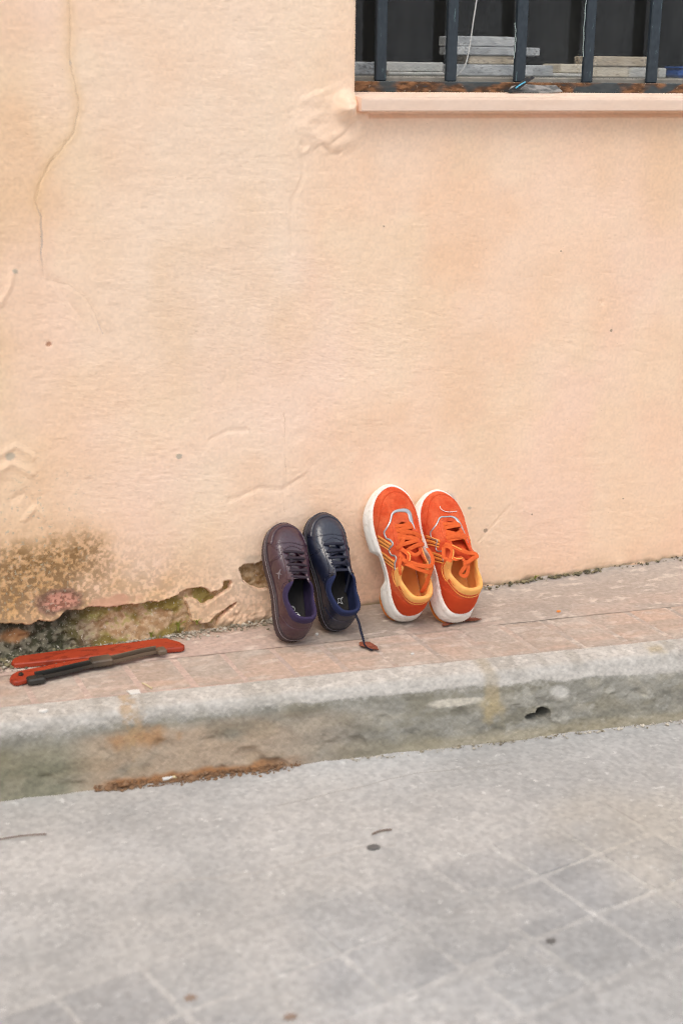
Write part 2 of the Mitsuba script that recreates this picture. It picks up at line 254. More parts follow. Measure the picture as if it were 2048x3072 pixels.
def road_base(x, y):
    g = fbm(x * 3 + 2, y * 5, 1.0, octaves=4); f = fbm(x * 120, y * 120, 2.0, octaves=3); m = fbm(x * 16, y * 22, 3.0, octaves=3)
    c = mix((.352, .345, .334), (.440, .432, .420), smoothstep(.3, .7, g))
    c = mix(c, (.45, .43, .405), .5 * smoothstep(.45, .65, fbm(x * 4, y * 4 + 8, 2.0)) )
    c = mix(c, (.30, .297, .29), .45 * smoothstep(.42, .78, m * .6 + .4 * fbm(x * 5, y * 12, 6.0)) * smoothstep(.50, .74, -y + .2 * (g - .5)))
    c = mix(c, (.42, .375, .31), .5 * blot(x, y, .12, -.93, .16, .2, .6, .4, 12.0))
    c = mix(c, (.62, .61, .59), .5 * smoothstep(.74, .84, fbm(x * 60 + 3, y * 80, 2.0)) )
    return c * (.78 + .44 * f), m
ROADB = lambda p, n, uv: fbm(p.x * 140, p.y * 140, 2.0, octaves=3) + 1.5 * fbm(p.x * 24, p.y * 24)
def road_color(p, n, uv):
    x, y = p.x, p.y; c, m = road_base(x, y); q = x * .989 - .151 * y
    e = y + .3995 + .160 * x                                                                     # metres out from the kerb foot
    c = mix(c, (.30, .25, .175), .75 * (1 - smoothstep(-.035, .0, e * -1 - .012 + .03 * (m - .5) - .0)))
    c = mix(c, (.47, .44, .375), .55 * smoothstep(-.10, -.02, e + .05 * (m - .5)) * (1 - smoothstep(-.75, -.55, x)))
    d, a = seg_dist(x, y + .01 * (m - .5), [(-.50, -.535), (-.2, -.520), (.0, -.555)]); c = mix(c, (.30, .285, .26), .55 * (1 - smoothstep(.001, .003, d)))
    d, a = seg_dist(x, y + .008 * (m - .5), [(-.78, -.70), (-.62, -.735), (-.42, -.730), (-.36, -.745)]); c = mix(c, (.36, .335, .31), .5 * (1 - smoothstep(.001, .004, d)))
    return c
pbr('m_road', road_color, .93, ROADB, .0016, specular=.2)
def block_mat(name, k):
    def col(p, n, uv):
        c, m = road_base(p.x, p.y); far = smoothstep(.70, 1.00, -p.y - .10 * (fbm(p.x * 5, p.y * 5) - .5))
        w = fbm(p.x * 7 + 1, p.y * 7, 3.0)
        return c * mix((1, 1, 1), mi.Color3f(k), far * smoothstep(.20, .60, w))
    pbr(name, col, .93, ROADB, .0016, specular=.2)
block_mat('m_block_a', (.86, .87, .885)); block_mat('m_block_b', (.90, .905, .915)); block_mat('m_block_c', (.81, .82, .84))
pbr('m_ground', (.40, .385, .36), .95)

# ------------------------------------------------------------------ the ground: road, kerb, sidewalk
def N3(v, f, seed=0, o=3): return meshkit.fbm(np.asarray(v) * f, o, seed) - .5
KX = lambda x: -.3645 - .151 * x                                        # the line where kerb stones and sidewalk meet
KD = np.array([1, -.151, 0]) / math.hypot(1, .151); KO = np.array([-KD[1] * -1, 0, 0])
KN = np.array([-.151, -1, 0]) / math.hypot(1, .151)                    # horizontally out towards the road
def axis(*segs):
    out = []
    for a, b, step in segs: out.append(np.linspace(a, b, max(2, int(round((b - a) / step)) + 1))[:-1])
    return np.r_[np.concatenate(out), segs[-1][1]]
labels['ground'] = {'kind': 'structure', 'label': 'wide bare ground that the street lies on'}
obj('ground', (np.array([[-40, -40, -.175], [40, -40, -.175], [40, 30, -.175], [-40, 30, -.175.__float__()]]), np.array([[0, 1, 2], [0, 2, 3]])), 'm_ground')
xs = axis((-4, -1.25, .08), (-1.25, .75, .010), (.75, 4, .08)); es = axis((-.03, 1.15, .010), (1.15, 4.0, .08))
X, E_ = np.meshgrid(xs, es, indexing='ij'); Y = KX(X) - .085 - E_
V = np.stack([X, Y, 0 * X], -1)
V[..., 2] = -.150 + .006 * N3(V, 3.5, 1) + .0022 * N3(V, 22, 2) + .005 * np.exp(-((E_) / .018) ** 2) * (.6 + 2 * N3(V * [1, 0, 0], 14, 4))
labels['road'] = {'kind': 'structure', 'label': 'pale grey worn concrete road with faint square joints'}
obj('road', (V.reshape(-1, 3), grid_faces(len(xs), len(es))[:, ::-1]), 'm_road', smooth=True)
# square cement blocks in the road, their joints filled with pale dust
A = math.radians(9.5); U1 = np.array([math.cos(A), math.sin(A)]); U2 = np.array([math.sin(A) * 1.15, -math.cos(A)]); P0 = np.array([-.447, -.985]); G = .1375
zr = lambda x, y: -.150 + .006 * N3(np.stack([x, y, 0 * x], -1), 3.5, 1)
for i in range(-6, 7):
    for j in range(-1, 6):
        c = P0 + U1 * G * (i + .5) + U2 * G * (j + .5)
        if c[1] > -.73 - .04 * math.sin(i * 2.1) or c[0] < -1.35 or c[0] > .35 or c[1] < -1.55: continue
        h = G / 2 - .0046; k = []
        for r, dz in ((1.0, -.004), (1.0, .0002), (.94, .0007), (.5, .0010)):
            for a_, b_ in ((-1, -1), (0, -1), (1, -1), (1, 0), (1, 1), (0, 1), (-1, 1), (-1, 0)):
                w = c + (U1 * a_ + U2 * b_) * h * r * (1 - .03 * abs(a_ * b_)) + rng.normal(0, .0006, 2); k.append([w[0], w[1], dz])
        k.append([c[0], c[1], .0011]); k = np.array(k); k[:, 2] += zr(k[:, 0], k[:, 1]) + rng.normal(0, .0003)
        fs = [[a * 8 + b, a * 8 + (b + 1) % 8, a * 8 + 8 + (b + 1) % 8] for a in range(3) for b in range(8)] + [[a * 8 + b, a * 8 + 8 + (b + 1) % 8, a * 8 + 8 + b] for a in range(3) for b in range(8)] + [[24 + b, 24 + (b + 1) % 8, 32] for b in range(8)]
        obj('paving_block', (k, np.array(fs)[:, ::-1]), ('m_block_a', 'm_block_b', 'm_block_c')[int(rng.integers(3))], 'road', smooth=40)
# kerb: a bed with separate concrete stones in front of it
labels['kerb'] = {'kind': 'structure', 'label': 'stained concrete kerb between pavement and road'}
prof = np.array([(0.0, -.012), (0.0, -.0005), (.004, .0012), (.02, .0018), (.04, .001), (.059, -.0004), (.0665, -.0035), (.0705, -.0095), (.0728, -.02), (.075, -.033), (.078, -.05), (.081, -.07), (.0845, -.09), (.0875, -.11), (.090, -.125), (.0925, -.138), (.096, -.148), (.100, -.165)])
pd = np.r_[0, np.cumsum(np.linalg.norm(np.diff(prof, axis=0), axis=1))]
obj('bed', rbox(0, 1, 0, 1, 0, 1).apply_transform(np.array([[KD[0] * 8, KN[0] * .020, 0, -4 * KD[0]], [KD[1] * 8, KN[1] * .020, 0, KX(0) - 4 * KD[1]], [0, 0, .155, -.17], [0, 0, 0, 1.0]])), 'm_base', 'kerb')
HOLE = (.101 - 0.0, -.1005)
for a, b in ((-2.19, -1.455), (-1.455, -.720), (-.720, .013), (.013, .748), (.748, 1.48)):
    near = (a, b) == (.013, .748)
    us = axis((a, .075, .004), (.075, .155, .0013), (.155, b, .004)) if near else axis((a, b, .0042))
    t = np.unique(np.r_[np.linspace(0, pd[-1], 60), np.linspace(pd[11], pd[15], 30) if near else 0]); pr = CubicSpline(pd, prof)(t) if False else np.stack([np.interp(t, pd, prof[:, 0]), np.interp(t, pd, prof[:, 1])], -1)
    U, Tt = np.meshgrid(us, np.arange(len(t)), indexing='ij'); o = pr[Tt][..., 0]; z = pr[Tt][..., 1]
    P = np.stack([U, KX(U), 0 * U], -1) + KN * o[..., None]; P[..., 2] = z
    face = np.clip((-.012 - z) / .03, 0, 1); end = np.minimum(U - a, b - U); rnd = np.exp(-end / .003)
    d = .0034 * N3(P, 14, 5) + .0030 * N3(P, 55, 6) + .0020 * N3(P, 150, 7)
    chips = np.clip(meshkit.fbm(P * [18, 18, 26], 3, 9) - .60, 0, 1) * .05 * np.clip((-.05 - z) / .03, 0, 1) * np.clip((z + .16) / .02, 0, 1)
    d = d - chips - .0008 * rnd
    edge = np.exp(-((z + .008) / .012) ** 2); d -= .007 * edge * np.clip(N3(P, 24, 8) * 2.0, 0, 1)
    if near:   # the hole knocked through the face near its foot
        q = (P[..., 0] - .1075) / 1.0; zz = z + .104 + .06 * (P[..., 0] - .1075)
        m1 = np.sqrt(((q - .011) / .0135) ** 2 + ((zz - .004) / .0105) ** 2); m2 = np.sqrt(((q + .012) / .0125) ** 2 + ((zz + .003) / .0072) ** 2)
        m = np.minimum(m1, m2) + .35 * N3(P, 120, 3); hole = np.clip((1.25 - m) / .12, 0, 1) * (z < -.06)
    else: hole = 0
    nrm = np.stack([KN[0] * face, KN[1] * face, 1 - face], -1); nrm /= np.linalg.norm(nrm, axis=-1, keepdims=True)
    P = P + nrm * (d * (.25 + .75 * face))[..., None] * np.clip(Tt / 3, 0, 1)[..., None]
    if near: P = P - KN * (.055 * hole)[..., None]
    v = P.reshape(-1, 3); f = grid_faces(len(us), len(t))[:, ::-1]
    caps = []
    for row in (0, len(us) - 1):     # close the two ends
        ring = P[row]; cidx = ring.mean(0) * [1, 1, 0] + KN * -.02 + [0, 0, -.09]; n0 = len(v); v = np.vstack([v, ring, cidx]); k = np.arange(len(t) - 1)
        ff = np.stack([n0 + k, n0 + k + 1, np.full(len(k), n0 + len(t))], 1); caps.append(ff if row else ff[:, ::-1])
    obj('kerb_stone', (v, np.vstack([f] + caps)), 'm_kerb', 'kerb', smooth=60)
# sidewalk: screed next to the wall, one row of tiles along the kerb
labels['sidewalk'] = {'kind': 'structure', 'label': 'narrow pinkish cement pavement with a row of tiles along the kerb'}
ROW = lambda x: -.197 - .132 * x                                        # upper edge of the tile row
xs = axis((-4, -1.2, .1), (-1.2, .95, .008), (.95, 4, .1)); n = 60; ys = np.linspace(0, 1, n)
X, Q = np.meshgrid(xs, ys, indexing='ij'); y1 = .035; Y = y1 + (ROW(X) + .0 - y1) * Q; V = np.stack([X, Y, 0 * X], -1)
V[..., 2] = .006 * N3(V, 5, 11) + .0024 * N3(V, 40, 12) + .006 * np.clip((Y + .012) / .02, 0, 1) * (.6 + 2 * N3(V * [1, .2, 0], 30, 13)) * np.clip((X + .2) / .3, 0, 1) + .0005
V[..., 2] *= np.clip((1 - Q) / .06, .3, 1)
v1, f1 = V.reshape(-1, 3), grid_faces(len(xs), n)[:, ::-1]
X, Q = np.meshgrid(xs, np.linspace(0, 1, 4), indexing='ij'); Y = ROW(X) + .012 + (KX(X) - .022 - ROW(X)) * Q; V = np.stack([X, Y, 0 * X - .0014], -1)
obj('sidewalk', join([(v1, f1), (V.reshape(-1, 3), grid_faces(len(xs), 4)[:, ::-1])]), 'm_walk', smooth=50)
k0 = .466
for i in range(-22, 14):
    xa, xb = k0 + .1038 * i + .0007, k0 + .1038 * (i + 1) - .0007
    jit = rng.normal(0, .0008, 2)
    nx, ny = 14, 24; u, w = np.meshgrid(np.linspace(0, 1, nx), np.linspace(0, 1, ny), indexing='ij'); x = xa + jit[0] + (xb + jit[1] - xa - jit[0]) * u
    ya, yb = ROW(x) - .0004 - .0012 * (meshkit.noise(np.stack([x * 14, 0 * x, 0 * x + 3], -1))), KX(x) + .0006; y = ya + (yb - ya) * w
    P = np.stack([x, y, 0 * x], -1); e = np.minimum(np.minimum(u, 1 - u) * .1038, (1 - w) * .19 + .0004)
    worn = np.clip(meshkit.fbm(P * 9, 3, 17) * 2 - .55, 0, 1)
    P[..., 2] = .004 * N3(P, 5, 11) * .3 + .0014 * N3(P, 50, 14) - (.0045) * np.exp(-e / .0016) * (.25 + .55 * worn) + rng.normal(0, .0005)
    P[[0, -1]] -= [0, 0, .003]; P[:, -1] -= [0, 0, .003]; P[:, 0] -= [0, 0, .0006]
    obj('tile', (P.reshape(-1, 3), grid_faces(nx, ny)[:, ::-1]), ('m_tile_a', 'm_tile_b', 'm_tile_c')[int(rng.integers(3))], 'sidewalk', smooth=True)

# ------------------------------------------------------------------ the building
BROKEN = [(-1.3, .078), (-1.1, .085), (-.97, .076), (-.9017, .0835), (-.8811, .0804), (-.8395, .0702), (-.8214, .0789), (-.797, .0694), (-.7804, .0802), (-.7655, .0913), (-.7493, .0908), (-.7314, .0882), (-.713, .0931), (-.6805, .0845), (-.6435, .0848), (-.6176, .081), (-.5837, .0858), (-.5536, .0814), (-.5228, .0926), (-.5035, .1015), (-.4803, .1022), (-.4611, .0975), (-.4457, .0855), (-.4222, .09), (-.4161, .107), (-.4022, .111), (-.3965, .1003), (-.4006, .087), (-.4302, .0753), (-.4618, .0601), (-.4847, .0773), (-.5058, .0823), (-.4967, .0573), (-.4916, .0268), (-.4704, .0176), (-.4508, .0186), (-.4368, .0325), (-.411, .0446), (-.3871, .0571), (-.3912, .0457), (-.4271, .023), (-.4393, .0008), (-.463, -.03), (-1.3, -.03)]
BROKEN2 = [(-.3783, .1353), (-.3664, .1416), (-.3426, .1384), (-.3306, .1428), (-.3026, .1411), (-.28, .12), (-.3028, .0731), (-.335, .0777), (-.3708, .1006)]
def ragged(poly, k):
    p = Polygon(poly).buffer(0); L = p.exterior; n = int(L.length / .004); q = np.array([L.interpolate(i / n, normalized=True).coords[0] for i in range(n)])
    c = np.c_[q, 0 * q[:, 0]]; q = q + .006 * np.stack([N3(c, 60, k), N3(c, 60, k + 1)], -1) + .004 * np.stack([N3(c, 170, k + 2), N3(c, 170, k + 3)], -1)
    return Polygon(q).buffer(0)
MISS = ragged(BROKEN, 21).union(ragged(BROKEN2, 31))
xs = axis((-3.2, -1.0, .10), (-1.0, -.30, .0023), (-.30, -.116, .0042), (-.116, .88, .0048), (.88, 3.0, .10)); zs = axis((-.03, .16, .0023), (.16, 1.0976, .0048), (1.0976, 1.42, .0045), (1.42, 3.0, .1))
X, Z = np.meshgrid(xs, zs, indexing='ij'); Pw = np.stack([X, 0 * X, Z], -1)
D = .0060 * N3(Pw, 2.6, 41) + .0018 * N3(Pw, 9, 42) + .0009 * N3(Pw * [1, 1, 1.6], 34, 43) + .0003 * N3(Pw * [.35, 1, 3.0], 60, 44)
def ridge(x, z, pts, w, h):
    d = shapely.distance(shapely.points(x, z), LineString(pts)); return h * np.exp(-(d / w) ** 2)
# lump of repair mortar at the sill's end, wrinkles in the plaster
lump = np.clip(1.25 - np.sqrt(((X + .165) / .075) ** 2 + ((Z - 1.075) / .055) ** 2), 0, .45); D -= .012 * lump * (.7 + 1.5 * N3(Pw, 30, 45)) + .006 * lump * N3(Pw * [1, 1, 2], 70, 46)
for pts, w, h in (([(-.245, 1.03), (-.235, 1.012), (-.222, 1.02)], .004, -.003), ([(-.205, 1.02), (-.19, 1.03), (-.17, 1.012), (-.15, 1.012)], .0035, .003), ([(-.165, 1.035), (-.14, 1.05), (-.12, 1.075)], .004, .003), ([(-.235, 1.115), (-.20, 1.13), (-.15, 1.145)], .006, -.002),
                  ([(-.235, 1.0323), (-.2274, .9726), (-.2532, .9196), (-.2583, .8928), (-.256, .811)], .004, .0022), ([(-.86, .74), (-.84, .775), (-.835, .80)], .006, -.003), ([(-.90, .40), (-.86, .42), (-.82, .395)], .007, -.004), ([(-.88, .44), (-.85, .455), (-.815, .43)], .005, -.003), ([(-.84, .30), (-.815, .325), (-.80, .30)], .006, -.003), ([(-.86, .345), (-.835, .355), (-.82, .33)], .008, .003),
                  ([(-.44, .43), (-.40, .445), (-.36, .442)], .004, .002), ([(-.7625, .79), (-.72, .72), (-.70, .69)], .006, .0015), ([(.22, .12), (.30, .20)], .003, .0015), ([(-.40, .29), (-.33, .31), (-.28, .30), (-.22, .33)], .004, .002)):
    D += ridge(X, Z, pts, w, h)
for pts, h in ((CRACK, .0016), (CRACK3, .0012), (CRACK4, .0012)): D += ridge(X, Z, pts, .0024, h)
D += .003 * np.exp(-(((X + .7725) / .006) ** 2 + ((Z - .655) / .006) ** 2)) + .003 * np.exp(-(((X - .52) / .006) ** 2 + ((Z - .667) / .005) ** 2))
pinkm = np.exp(-((((X + .778) / .044) ** 2 + ((Z - .112) / .024) ** 2) ** 2)); D += .003 * pinkm
D -= .030 * np.exp(-(((X + .137) / .022) ** 2 + ((Z - 1.106) / .024) ** 2) ** 1.5) * (.9 + .8 * N3(Pw, 60, 71))
D += .009 * np.exp(-((Z - 1.0895) / .0042) ** 4) * (X > -.085)
# rounded arris at the window opening
dx, dz = X + .116, Z - 1.0976
inside = (dx > -.0001) & (dz > -.0001)
de = np.where(dz > 0, -dx, np.hypot(np.minimum(dx, 0), np.minimum(dz, 0))); de = np.where(dx > 0, -dz, de); D += .006 * np.exp(-np.clip(de, 0, 1) / .003)
# the plaster plunges behind the base coat where it has broken away
pts = shapely.points(X.ravel(), Z.ravel()); near = (X < -.24) & (Z < .2); sd = np.full(X.shape, 1.0)
nd = near.ravel(); ins = shapely.contains(MISS, pts[nd]); sd_ = shapely.distance(pts[nd], MISS.exterior if hasattr(MISS, 'exterior') else MISS.boundary); sd.ravel()[nd] = np.where(ins, -sd_, sd_)
bite = np.clip(-sd / .0026, 0, 1); D += .034 * bite * bite * (3 - 2 * bite); D -= .0025 * np.exp(-np.clip(sd, 0, 1) / .012) * (sd > 0) * near
rough = np.clip((.055 - Z) / .05, 0, 1) * np.clip((X + .48) / .04, 0, 1) * np.clip((-.22 - X) / .1, 0, 1); D += .012 * rough * (N3(Pw, 60, 47) + .6 * N3(Pw, 150, 48)) - .004 * rough
foot = np.clip((.022 - Z) / .03, 0, 1) * np.clip((X + .1) / .2, 0, 1); D += .02 * foot * N3(Pw * [1, 1, .6], 45, 49)
ok = ~(inside & (X < 1.6) & (Z < 2.2)) & (sd > -.011); V = np.stack([X, D, Z], -1).reshape(-1, 3)
F = grid_faces(len(xs), len(zs)); hole = (dx > 1e-6) & (dz > 1e-6) & (X < 1.6) & (Z < 2.2)
cx, cz = X.ravel()[F].mean(1), Z.ravel()[F].mean(1); keep = ~((cx > -.116) & (cx < 1.6) & (cz > 1.0976) & (cz < 2.2)) & (sd.ravel()[F].min(1) > -.011)
building = thing('building', 'peach plastered house front with barred dark window and crumbling mossy foot', 'building')
used, inv = np.unique(F[keep], return_inverse=True)
wall_key = obj('wall', (V[used], inv.reshape(-1, 3)), 'm_plaster', building, smooth=True)
xb = axis((-1.35, -.92, .03), (-.92, -.26, .0028)); zb = axis((-.03, .17, .0028)); X, Z = np.meshgrid(xb, zb, indexing='ij'); Pb = np.stack([X, 0 * X, Z], -1)
ytop = .009 + .004 * (Z > .08)
Yb = .0105 + .014 * N3(Pb, 16, 51) + .010 * N3(Pb, 48, 52) + .006 * N3(Pb, 130, 53) - .022 * np.clip((.045 - Z) / .06, 0, 1) * np.clip((-.45 - X) / .1, 0, 1)
dark = np.clip((-.70 - X) / .06, 0, 1); Yb += dark * (.020 * N3(Pb, 60, 54) + .006 + .012 * np.clip((Z - .05) / .03, 0, 1))
obj('base_coat', (np.stack([X, Yb, Z], -1).reshape(-1, 3), grid_faces(len(xb), len(zb))), 'm_base', wall_key, smooth=True, label='bare mossy brown render under the broken plaster')
# reveal, sill, iron bars, rail, pane, room
obj('reveal', rbox(-.17, -.1163, .0045, .22, 1.02, 2.3, .002), 'm_plaster', building)
obj('reveal', rbox(1.602, 1.66, .0045, .22, 1.02, 2.3, .002), 'm_plaster', building)
obj('lintel', rbox(-.17, 1.66, .0045, .22, 2.202, 2.3, .002), 'm_plaster', building)
sl = trimesh.convex.convex_hull(np.array([(x, y, z) for x in (-.1185, 1.60) for y, z in ((-.036, 1.0985), (-.0342, 1.0965), (-.0362, 1.1195), (-.0345, 1.1235), (-.030, 1.1248), (.14, 1.1358), (.14, 1.0965))]))
win = building + '__window'
obj('sill', sl.subdivide().subdivide(), 'm_sill', win, smooth=30)
obj('rail', rbox(-.1160, 1.60, .088, .118, 1.131, 1.1545, .002), 'm_rust', win, label='rusty flat iron rail under the bars')
for xa, xb_, xt in ((-.0215, .0035, -.0080), (.1490, .1735, .1630), (.3210, .3475, .3350), (.5005, .5255, .5120), (.6760, .7035, .6880), (.853, .880, .866), (1.03, 1.057, 1.043), (1.21, 1.237, 1.223), (1.39, 1.417, 1.403)):
    c = (xa + xb_) / 2; lean = (xt - c) / 1.0
    m = rbox(xa, xb_, .103, .1155, 1.1548, 2.2, .0022); v = np.array(m.vertices); v[:, 0] += lean * (v[:, 2] - 1.155) * .9; obj('bar', (v, m.faces), 'm_steel', win)
obj('glazing_frame', rbox(-.1160, 1.60, .124, .148, 1.134, 1.1640, .002), 'm_ledge', win, label='dusty lower frame of the glass')
obj('pane', (np.array([[-.116, .140, 1.15], [1.60, .140, 1.15], [1.60, .140, 2.2], [-.116, .140, 2.2]]), np.array([[0, 1, 2], [0, 2, 3]])), 'm_pane', win, label='dusty window glass behind the bars')
obj('inner_ledge', rbox(-.25, 1.75, .226, .36, 1.10, 1.1655, .004), 'm_ledge', win)
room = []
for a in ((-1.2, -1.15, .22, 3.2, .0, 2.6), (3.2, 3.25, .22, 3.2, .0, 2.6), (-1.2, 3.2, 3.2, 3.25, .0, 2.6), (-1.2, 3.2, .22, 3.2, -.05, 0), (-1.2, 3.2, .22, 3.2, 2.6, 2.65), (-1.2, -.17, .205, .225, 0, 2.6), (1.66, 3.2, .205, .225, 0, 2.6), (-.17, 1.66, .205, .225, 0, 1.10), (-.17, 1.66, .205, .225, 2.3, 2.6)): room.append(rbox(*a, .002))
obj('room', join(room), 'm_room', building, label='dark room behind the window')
obj('room_door', join([rbox(1.45, 1.95, 3.16, 3.19, 0, 2.2, .004), rbox(1.0, 1.25, 2.5, 2.6, 0, 2.5, .01)]), 'm_ledge_dark', building)
def putty(pts, w, name, lab):
    P = resample(np.array([(x, .1012, z) for x, z in pts]), 24); P[:, 1] += .0012 * np.sin(np.arange(24)); obj(name, sweep(P, w, w * .7, (0, 1, 0), 6), 'm_putty', win, label=lab)
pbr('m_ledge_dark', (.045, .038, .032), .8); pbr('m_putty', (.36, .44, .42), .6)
putty([(.3127, 1.2796), (.3162, 1.2471), (.3140, 1.205)], .0009, 'putty', 'thin pale strip peeling beside the third bar')
putty([(.4965, 1.37), (.4925, 1.300), (.4945, 1.21)], .0009, 'putty', 'thin pale strip peeling beside the fourth bar')

# ------------------------------------------------------------------ shoes: a wall of Bezier curves from the sole edge B(s) up to the opening edge T(s); s runs round the foot (0 heel, .5 toe)
class Last:
    def __init__(self, B, T, Q, sc, dx, dz, bz, wT):
        w = lambda x: min(max((.12 - x) / .10, 0), 1)
        B = [(q[0], q[1] * sc, q[2] * sc, (q[3] + bz * w(q[1])) * sc) for q in B]
        T = [(q[0], (q[1] + dx * w(q[1])) * sc, q[2] * wT * sc, (q[3] + dz * (.3 + .7 * w(q[1]))) * sc) for q in T]
        Q = [(q[0],) + tuple(a * sc for a in q[1:]) for q in Q]
        def per(rows, signs):
            r = np.array(rows, float); s, v = r[:, 0], r[:, 1:]; s2 = np.r_[s, 1 - s[-2::-1]]; v2 = np.vstack([v, v[-2::-1] * signs]); v2[-1] = v2[0]
            return CubicSpline(s2, v2, bc_type='periodic')
        self.fB, self.fT, self.fQ, self.sc = per(B, [1, -1, 1]), per(T, [1, -1, 1]), per(Q, [1, 1, 1, 1]), sc
    def B(self, s): return self.fB(np.mod(s, 1.0))
    def T(self, s): return self.fT(np.mod(s, 1.0))
    def out(self, s):
        d = self.B(np.asarray(s) + .002) - self.B(np.asarray(s) - .002); n = np.stack([-d[..., 1], d[..., 0], 0 * d[..., 0]], -1); n /= np.linalg.norm(n, axis=-1, keepdims=True)
        return n * np.where((n * (self.B(s) - [.15, 0, 0])).sum(-1, keepdims=True) < 0, -1, 1)
    def S(self, s, t):
        s = np.asarray(s, float); t = np.asarray(t, float)[..., None]; B, T_, n, q = self.B(s), self.T(s), self.out(s), self.fQ(np.mod(s, 1.0)); z = np.array([0, 0, 1.0])
        return (1 - t) ** 3 * B + 3 * (1 - t) ** 2 * t * (B + n * q[..., 0:1] + z * q[..., 1:2]) + 3 * (1 - t) * t * t * (T_ + n * q[..., 2:3] + z * q[..., 3:4]) + t ** 3 * T_
    def N(self, s, t):
        e = 1e-3; s = np.asarray(s, float); t = np.asarray(t, float)
        a = self.S(s + e, t) - self.S(s - e, t); b = self.S(s, np.minimum(t + e, 1)) - self.S(s, np.maximum(t - e, 0)); n = np.cross(a, b)
        n /= np.linalg.norm(n, axis=-1, keepdims=True) + 1e-12; return n * self.sgn if hasattr(self, 'sgn') else n
    def at(self, s, t, off=0.0): return self.S(s, t) + self.N(s, t) * np.asarray(off, float)[..., None]
    def shell(self, off, t0, t1, ns=220, nt=34, s0=0.0, s1=1.0, wrap=True, wr=None):
        s = np.linspace(s0, s1, ns, endpoint=not wrap); S_, T_ = np.meshgrid(s, np.linspace(t0, t1, nt), indexing='ij'); P = self.at(S_, T_, off + 0 * S_)
        if wr is not None: P = P + self.N(S_, T_) * wr(P)[..., None]
        return P, grid_faces(ns, nt, wrap)
def fixn(L):
    L.sgn = 1; p, n = L.S(.25, .3), L.N(.25, .3); L.sgn = 1 if n @ np.array([0, np.sign(p[1]), 0]) > 0 else -1; return L
ORANGE = fixn(Last([(0, .012, 0, .046), (.04, .016, .018, .046), (.09, .034, .030, .044), (.16, .070, .034, .041), (.23, .110, .0345, .038), (.30, .155, .041, .036), (.36, .195, .047, .035), (.41, .232, .0465, .036), (.45, .262, .037, .038), (.48, .280, .020, .041), (.5, .287, 0, .042)],
    [(0, .004, 0, .106), (.04, .009, .019, .105), (.09, .032, .030, .096), (.16, .068, .034, .088), (.23, .100, .031, .098), (.27, .118, .025, .110), (.30, .131, .0195, .108), (.36, .160, .0165, .096), (.41, .186, .0145, .084), (.45, .200, .0115, .077), (.48, .207, .006, .074), (.5, .209, 0, .073)],
    [(0, .007, .022, .005, -.022), (.09, .006, .02, .002, -.022), (.16, .005, .02, .003, -.02), (.27, .003, .03, .014, -.018), (.36, .003, .03, .018, -.007), (.43, .004, .024, .024, -.002), (.5, .004, .02, .034, .003)], 1.044, .035, .018, .002, 1.044))
BLACK = fixn(Last([(0, .010, 0, .030), (.04, .014, .018, .030), (.09, .032, .029, .029), (.16, .068, .0325, .027), (.23, .106, .033, .025), (.30, .148, .039, .023), (.36, .185, .0445, .022), (.41, .217, .0435, .022), (.45, .243, .0345, .024), (.48, .259, .019, .026), (.5, .265, 0, .027)],
    [(0, .006, 0, .086), (.04, .010, .018, .085), (.09, .030, .028, .078), (.16, .066, .031, .068), (.23, .098, .029, .076), (.27, .114, .022, .086), (.30, .125, .0165, .086), (.36, .152, .0145, .076), (.41, .175, .013, .066), (.45, .188, .0105, .060), (.48, .194, .0055, .0575), (.5, .196, 0, .057)],
    [(0, .006, .02, .004, -.02), (.09, .005, .018, .002, -.02), (.16, .004, .018, .002, -.018), (.27, .003, .026, .012, -.014), (.36, .003, .026, .016, -.006), (.43, .004, .022, .022, -.002), (.5, .005, .022, .030, .002)], .998, .027, .013, -.001, 1.044))
sstep = lambda a, b, x: (lambda t: t * t * (3 - 2 * t))(np.clip((x - a) / (b - a), 0, 1))
def zb_orange(x): return .015 * np.clip((x - .205) / .095, 0, 1) ** 2 + .009 * np.clip((.035 - x) / .035, 0, 1) ** 2 + .017 * sstep(.075, .098, x) * (1 - sstep(.150, .166, x))
def zb_black(x): return .012 * np.clip((x - .18) / .09, 0, 1) ** 2 + .004 * np.clip((.03 - x) / .03, 0, 1) ** 2 + .002 * sstep(.08, .10, x) * (1 - sstep(.13, .15, x))
def sole(L, rings, zb, lip, ns=240):
    """rings: (how far out, height as a fraction from the bottom to the lip, how much of the waves)"""
    s = np.linspace(0, 1, ns, endpoint=False); B, n = L.B(s), L.out(s); x = B[:, 0]; rows = []
    for o, fr, wv in rings:
        P = B + n * (o + wv(x, B[:, 1]))[:, None]; z0 = zb(P[:, 0]); P[:, 2] = z0 + (B[:, 2] + lip - z0) * fr; rows.append(P)
    c = np.c_[np.clip(x, .03, L.B(.5)[0] - .03), 0 * x, zb(np.clip(x, .03, .26))]; rows.append(c)
    top = rows[0] * [1, 0, 1] + [0, 0, -.004]; rows.insert(0, top)
    V = np.stack(rows, 1); return (V.reshape(-1, 3), grid_faces(ns, V.shape[1], True))
def orient(M):
    """flip a mesh whose normals point inwards on average (measured about its centroid)"""
    v, f = M; c = v.mean(0); n = np.cross(v[f[:, 1]] - v[f[:, 0]], v[f[:, 2]] - v[f[:, 0]]); return (v, f if (n * (v[f].mean(1) - c)).sum() > 0 else f[:, ::-1])
